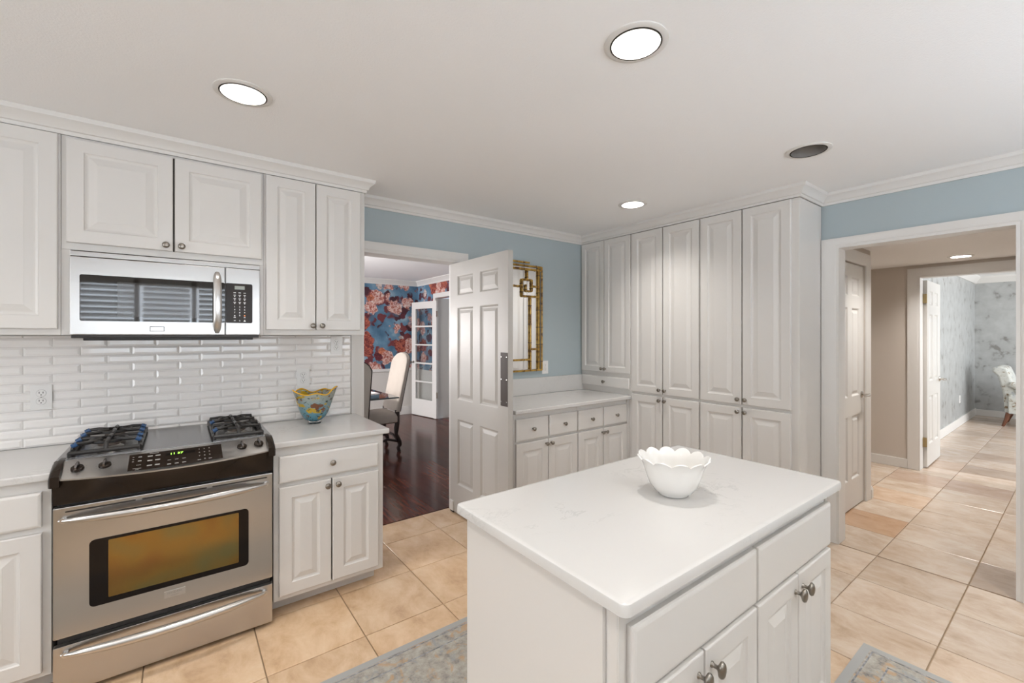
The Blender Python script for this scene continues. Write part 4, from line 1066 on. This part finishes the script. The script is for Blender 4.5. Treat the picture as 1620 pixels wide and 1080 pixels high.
kr = MB().add(rect(0.300, 0.306, 0.112, 0.118, -0.002), [(0, 1, 2, 3)]).build('start_light', 'led_red', cpn)

# ------------------------------------------------------------------ outlets
def outlet(label, x, z, y, rz=0, wide=0.0375, tall_=0.061):
    o = thing('power_outlet', label, 'outlet', (x, y, z), rz, 'white wall power outlets')
    B(-wide, wide, -0.006, 0, -tall_, tall_).build('cover_plate', 'plate_white', o, bev=0.002)
    for s in (-1, 1):
        so = MB().lathe([(0.017, 0.006), (0.017, 0.0085), (0.0005, 0.0085)], 16, (0, 0, s * 0.0195), 'y').build('socket', 'plate_white', o, smooth=40)
        sl = MB()
        for dx in (-0.0065, 0.0065): sl.box(dx - 0.0012, dx + 0.0012, -0.0089, -0.0080, s * 0.0195 - 0.001, s * 0.0195 + 0.0075)
        sl.lathe([(0.0026, 0.008), (0.0026, 0.0089), (0.0003, 0.0089)], 8, (0, 0, s * 0.0195 - 0.0075), 'y')
        sl.build('slots', 'socket_dark', so)
        MB().lathe([(0.018, 0.006), (0.018, 0.0062), (0.017, 0.0063)], 16, (0, 0, s * 0.0195), 'y').build('socket_edge', 'print_grey', so)
    MB().lathe([(0.003, 0.006), (0.003, 0.0075), (0.0003, 0.0078)], 8, (0, 0, 0), 'y').build('screw', 'print_grey', o)
    return o
outlet('white double outlet on the backsplash left of the range', -0.537, 1.146, 3.1083)
outlet('white outlet on the backsplash just above the glass vase', 0.645, 1.172, 3.1083)
outlet('white outlet tucked under the wall cabinet near the doorway', 0.854, 1.383, 3.1083)
outlet('white outlet on the blue wall beside the bamboo mirror', 2.760, 1.146, YW - 0.0005)
o = outlet('white outlet low on the silvery wall of the far room', 10.0, 0.42, 1.2895)

# ------------------------------------------------------------------ mirror
mr = thing('bamboo_mirror', 'wall mirror in a gold bamboo lattice frame, half hidden by the open door', 'mirror', (2.345, YW - 0.001, 1.125))
HW = 0.358; HT = 0.955
B(-HW + 0.01, HW - 0.01, -0.010, 0, 0.01, HT - 0.01).build('mirror_glass', 'mirror_glass', mr)
def bam(p, q, r=0.0088):
    p = Vector((p[0], -0.022, p[1])); q = Vector((q[0], -0.022, q[1]))
    k = MB().tube([p, q], r, 10).build('bamboo_rail', 'bamboo_gold', mr, smooth=50)
    n = max(1, int((q - p).length / 0.17)); nm = MB()
    d = (q - p).normalized()
    for j in range(n + 1):
        c_ = p.lerp(q, (j + 0.5) / (n + 1)) if n else (p + q) / 2
        nm.tube([c_ - d * 0.004, c_ - d * 0.0015, c_ + d * 0.0015, c_ + d * 0.004], [r * 1.0, r * 1.28, r * 1.28, r * 1.0], 10)
    nm.build('bamboo_joint', 'bamboo_node', k, smooth=50)
for s in (-1, 1):
    bam((s * HW, 0), (s * HW, HT)); bam((s * (HW - 0.137), 0.0), (s * (HW - 0.137), 0.678))
    # corner key square
    bam((s * (HW - 0.235), 0.678), (s * (HW - 0.235), 0.828)); bam((s * (HW - 0.04), 0.678), (s * (HW - 0.235), 0.678))
    bam((s * (HW - 0.235), 0.828), (s * (HW - 0.120), 0.828)); bam((s * (HW - 0.120), 0.828), (s * (HW - 0.120), 0.725))
    bam((s * (HW - 0.120), 0.725), (s * (HW - 0.190), 0.725), 0.008); bam((s * (HW - 0.190), 0.725), (s * (HW - 0.190), 0.785), 0.008)
    bam((s * (HW - 0.120), 0.772), (s * (HW - 0.04), 0.772)); bam((s * (HW - 0.175), 0.828), (s * (HW - 0.175), HT - 0.03))
    bam((s * (HW - 0.137), 0.195), (s * (HW - 0.04), 0.195))
    bam((s * (HW - 0.04), 0.0), (s * (HW - 0.04), HT), 0.0085)
    bam((0.0 if s > 0 else -0.001, 0.765), (s * (HW - 0.235), 0.765))
bam((-HW, HT), (HW, HT)); bam((-HW, 0.0), (HW, 0.0)); bam((-HW + 0.15, HT + 0.030), (HW - 0.15, HT + 0.030)); bam((-HW + 0.145, 0.10), (HW - 0.145, 0.10)); bam((-HW, HT - 0.030), (HW, HT - 0.030), 0.0095)

# ------------------------------------------------------------------ bowl on the island
bw = thing('scalloped_bowl', 'white ceramic bowl with a scalloped rim on the island', 'bowl', (1.358, 0.872, 0.904))
m = MB(); rings_ = []; N = 96
outer = [(0.046, 0.0), (0.050, 0.002), (0.0515, 0.006), (0.064, 0.015), (0.079, 0.036), (0.090, 0.066), (0.099, 0.096), (0.107, 0.114), (0.117, 0.124)]
inner = [(0.113, 0.126), (0.102, 0.114), (0.095, 0.096), (0.086, 0.066), (0.074, 0.040), (0.058, 0.020), (0.040, 0.011), (0.001, 0.010)]
for r_, z_ in outer + inner:
    k = max(0, (z_ - 0.080) / 0.046)
    ring = []
    for j in range(N):
        t = 2 * math.pi * j / N; sc_w = abs(math.sin(6 * t)) ** 0.8
        ring.append(((r_ + k * k * 0.010 * (sc_w - 0.5)) * math.cos(t), (r_ + k * k * 0.010 * (sc_w - 0.5)) * math.sin(t), z_ + k * k * 0.014 * (sc_w - 0.5)))
    rings_.append(ring)
m.loft(rings_).build('bowl_body', 'ceramic', bw, smooth=60)

# ------------------------------------------------------------------ glass vase
vs_ = thing('glass_vase', 'multicoloured art glass vase with a wavy orange rim on the counter', 'vase', (0.672, 2.925, 0.904))
MB().lathe([(0.036, 0.0), (0.038, 0.002), (0.034, 0.009), (0.030, 0.014), (0.034, 0.018)], 28).build('foot', 'glass_clear', vs_, smooth=50)
N = 96
def wave(t, k):
    return (1 + k * (0.10 * math.cos(2 * (t - 0.15)) + 0.07 * math.cos(5 * t + 0.8) + 0.05 * math.cos(3 * t + 2.0)), k * (0.010 * math.cos(5 * t + 2.0) + 0.012 * math.cos(2 * t + 0.3) + 0.005 * math.cos(3 * t + 1)))
def vring(r_, z_, d=0.0):
    k = max(0, (z_ - 0.06) / 0.14) ** 1.6
    out = []
    for j in range(N):
        t = 2 * math.pi * j / N; a, b = wave(t, k)
        out.append(((r_ * a - d) * math.cos(t), (r_ * a - d) * math.sin(t), z_ + b))
    return out
vp = [(0.028, 0.016), (0.046, 0.021), (0.066, 0.040), (0.082, 0.070), (0.094, 0.105), (0.103, 0.140), (0.111, 0.172), (0.117, 0.196)]
m = MB().loft([vring(r_, z_) for r_, z_ in vp] + [vring(r_, z_, 0.004) for r_, z_ in reversed(vp)])
m.build('vase_body', 'art_glass', vs_, smooth=60)
rm = [Vector(p) for p in vring(0.116, 0.197, 0.002)]; rm.append(rm[0])
MB().tube(rm, 0.0042, 8).build('rim', 'vase_rim', vs_, smooth=60)

# ------------------------------------------------------------------ rugs
def rug(label, x0, x1, y0, y1):
    o = thing('rug', label, 'rug', ((x0 + x1) / 2, (y0 + y1) / 2, 0.0))
    a, b = (x1 - x0) / 2, (y1 - y0) / 2
    B(-a, a, -b, b, 0.0005, 0.007).build('backing', 'rug_border', o, bev=0.002)
    B(-a + 0.035, a - 0.035, -b + 0.035, b - 0.035, 0.007, 0.0085).build('pile', 'rug_field', o)
    m = MB()
    for i in (0.045, 0.115):
        for p, q in (((-a + i, -b + i), (a - i, -b + i)), ((-a + i, b - i), (a - i, b - i)), ((-a + i, -b + i), (-a + i, b - i)), ((a - i, -b + i), (a - i, b - i))):
            m.box(p[0] - 0.003, q[0] + 0.003, p[1] - 0.003, q[1] + 0.003, 0.0085, 0.0090)
    m.build('border_stripe', 'rug_stripe', o)
mat('rug_stripe', (0.25, 0.255, 0.265), 0.95, var=0.5, vscale=60)
rug('faded grey blue patterned runner rug between range and island', -1.0, 1.9, 1.30, 1.938)
rug('faded grey blue patterned rug on the sink side of the island', 0.2, 2.563, -0.35, 0.649)

# ------------------------------------------------------------------ dining furniture
def dining_chair(label, loc, rotz):
    c = thing('dining_chair', label, 'chair', loc, rotz, 'linen dining chairs')
    # local: chair looks to -x, backrest at x=0.22
    wy = 0.235
    m = MB().loft([rr_ring(-0.26, 0.22, -wy, wy, 0.05, z, ins=i) for z, i in ((0.36, 0.02), (0.375, 0.0), (0.44, 0.0), (0.475, 0.012), (0.492, 0.05))])
    m.build('seat', 'linen', c, smooth=50)
    prof = []
    for k in range(17):
        u = -1 + 2 * k / 16
        prof.append((u * wy, 1.225 - 0.085 * abs(u) ** 2.2 - (0.03 * ((abs(u) - 0.8) / 0.2) ** 2 if abs(u) > 0.8 else 0)))
    pts = [(wy, 0.50)] + [(y, z) for y, z in reversed(prof)] + [(-wy, 0.50)]
    bk = MB()
    def bx_(y, z, dx): return (0.165 + dx + 0.16 * ((z - 0.50) / 0.73) ** 1.3, y, z)
    bk.loft([[bx_(y * s, z if z < 0.6 else z - q, dx) for y, z in pts] for dx, s, q in ((0.0, 0.95, 0.012), (0.012, 1.0, 0.0), (0.05, 1.0, 0.0), (0.062, 0.96, 0.010))])
    bk.build('backrest', 'linen', c, smooth=40)
    pi = MB().tube([bx_(y, z, 0.056) for y, z in pts], 0.0045, 6); pi.build('nail_trim', 'dark_wood', c, smooth=60)
    for sy in (-1, 1):
        y = sy * (wy - 0.03)
        MB().tube([(0.19, y, 0.52), (0.19, y, 0.36), (0.18, y, 0.30), (0.175, y, 0.22), (0.215, y, 0.13), (0.225, y, 0.08), (0.20, y, 0.05), (0.215, y, 0.0005)], [0.030, 0.030, 0.032, 0.024, 0.030, 0.028, 0.022, 0.026], 10).build('leg', 'dark_wood', c, smooth=60)
        MB().tube([(-0.20, y, 0.37), (-0.20, y, 0.30), (-0.235, y, 0.22), (-0.19, y, 0.13), (-0.185, y, 0.07), (-0.215, y, 0.0005)], [0.028, 0.032, 0.024, 0.028, 0.022, 0.028], 10).build('leg', 'dark_wood', c, smooth=60)
        MB().tube([(-0.19, y, 0.16), (-0.05, y, 0.13), (0.06, y, 0.17), (0.20, y, 0.13)], 0.016, 8).build('stretcher', 'dark_wood', c, smooth=60)
    MB().tube([(0.20, -wy + 0.03, 0.13), (0.19, -0.08, 0.19), (0.19, 0.08, 0.19), (0.20, wy - 0.03, 0.13)], 0.017, 8).build('stretcher', 'dark_wood', c, smooth=60)
    return c
dining_chair('tall cream linen dining chair with dark carved legs at the table end', (1.975, 5.43, 0), R(0))
dining_chair('linen dining chair seen from behind at the left side of the doorway', (1.235, 4.50, 0), R(-90))
tb = thing('glass_table', 'glass topped dining table with dark pedestal base', 'table', (0.6, 5.3, 0))
B(-1.35, 1.36, -0.63, 0.55, 0.745, 0.760).build('table_top', 'glass_dark', tb, bev=0.004)
for s in (-1, 1):
    MB().lathe([(0.22, 0.001), (0.22, 0.04), (0.10, 0.08), (0.07, 0.20), (0.12, 0.36), (0.08, 0.55), (0.14, 0.70), (0.16, 0.744)], 16, (s * 0.55, -0.04, 0)).build('pedestal', 'dark_wood', tb, smooth=50)
bk = thing('book', 'blue grey book with loose papers lying on the glass table', 'book', (1.60, 4.86, 0.7605), R(8))
B(-0.20, 0.14, -0.14, 0.14, 0.0, 0.035).build('cover', 'book_blue', bk, bev=0.003)
B(-0.19, 0.145, -0.135, 0.135, 0.036, 0.050).build('papers', 'paper', bk)

pd = thing('added_pendant', 'added glass globe pendant, out of view, as fill above the dining table', 'pendant lamp', (0.7, 5.3, 1.75))  # unseen lamp added to brighten the dining room
MB().lathe([(0.02, -0.15), (0.10, -0.11), (0.145, -0.04), (0.15, 0.0), (0.13, 0.07), (0.06, 0.14), (0.03, 0.155)], 20).build('globe', 'lamp_globe', pd, smooth=60)
MB().lathe([(0.032, 0.15), (0.032, 0.19), (0.006, 0.20), (0.006, 0.66), (0.06, 0.67), (0.06, 0.69)], 12).build('stem', 'dark_wood', pd, smooth=40)
l = bpy.data.lights.new('added_pendant_fill', 'POINT'); l.energy = 68; l.shadow_soft_size = 0.15; l.color = (1.0, 0.95, 0.92)  # fill light of the added pendant
lo = bpy.data.objects.new('added_pendant_fill', l); COL.objects.link(lo); lo.location = (0.7, 5.3, 1.5)

# ------------------------------------------------------------------ far room armchair
ac = thing('armchair', 'floral upholstered armchair with scrolled back in the far room', 'armchair', (10.75, 0.42, 0), R(0))
ac.scale = (1, 1, 0.87)
MB().loft([rr_ring(-0.30, 0.32, -0.36, 0.36, 0.06, z, ins=i) for z, i in ((0.24, 0.02), (0.26, 0), (0.42, 0), (0.47, 0.04))]).build('seat', 'floral_fabric', ac, smooth=50)
sb = MB()
rings_ = []
for x in (-0.33, -0.30, 0.30, 0.33):
    e = 0.015 if abs(x) > 0.31 else 0
    rings_.append([(x, y, z) for y, z in ((0.28 + e, 0.25), (0.42 - e, 0.25), (0.44 - e, 0.60), (0.50 - e, 0.92), (0.56 - e, 1.00), (0.55 - e, 1.07), (0.48, 1.10 - e), (0.40, 1.07 - e), (0.35 + e, 0.90), (0.30 + e, 0.60))])
sb.loft(rings_).build('backrest', 'floral_fabric', ac, bev=0.02)
for s in (-1, 1):
    MB().tube([(s * 0.33, 0.36, 0.78), (s * 0.34, 0.20, 0.70), (s * 0.35, -0.05, 0.60), (s * 0.35, -0.30, 0.58)], [0.05, 0.07, 0.075, 0.065], 12).build('arm', 'floral_fabric', ac, smooth=60)
    B(s * 0.35 - 0.05, s * 0.35 + 0.05, -0.32, 0.38, 0.25, 0.60).build('arm_panel', 'floral_fabric', ac, bev=0.02)
    MB().tube([(s * 0.31, 0.38, 0.26), (s * 0.31, 0.40, 0.14), (s * 0.31, 0.44, 0.001)], [0.032, 0.027, 0.018], 10).build('leg', 'leg_wood', ac, smooth=60)
    MB().tube([(s * 0.31, -0.28, 0.26), (s * 0.31, -0.28, 0.14), (s * 0.31, -0.30, 0.001)], [0.03, 0.025, 0.017], 10).build('leg', 'leg_wood', ac, smooth=60)
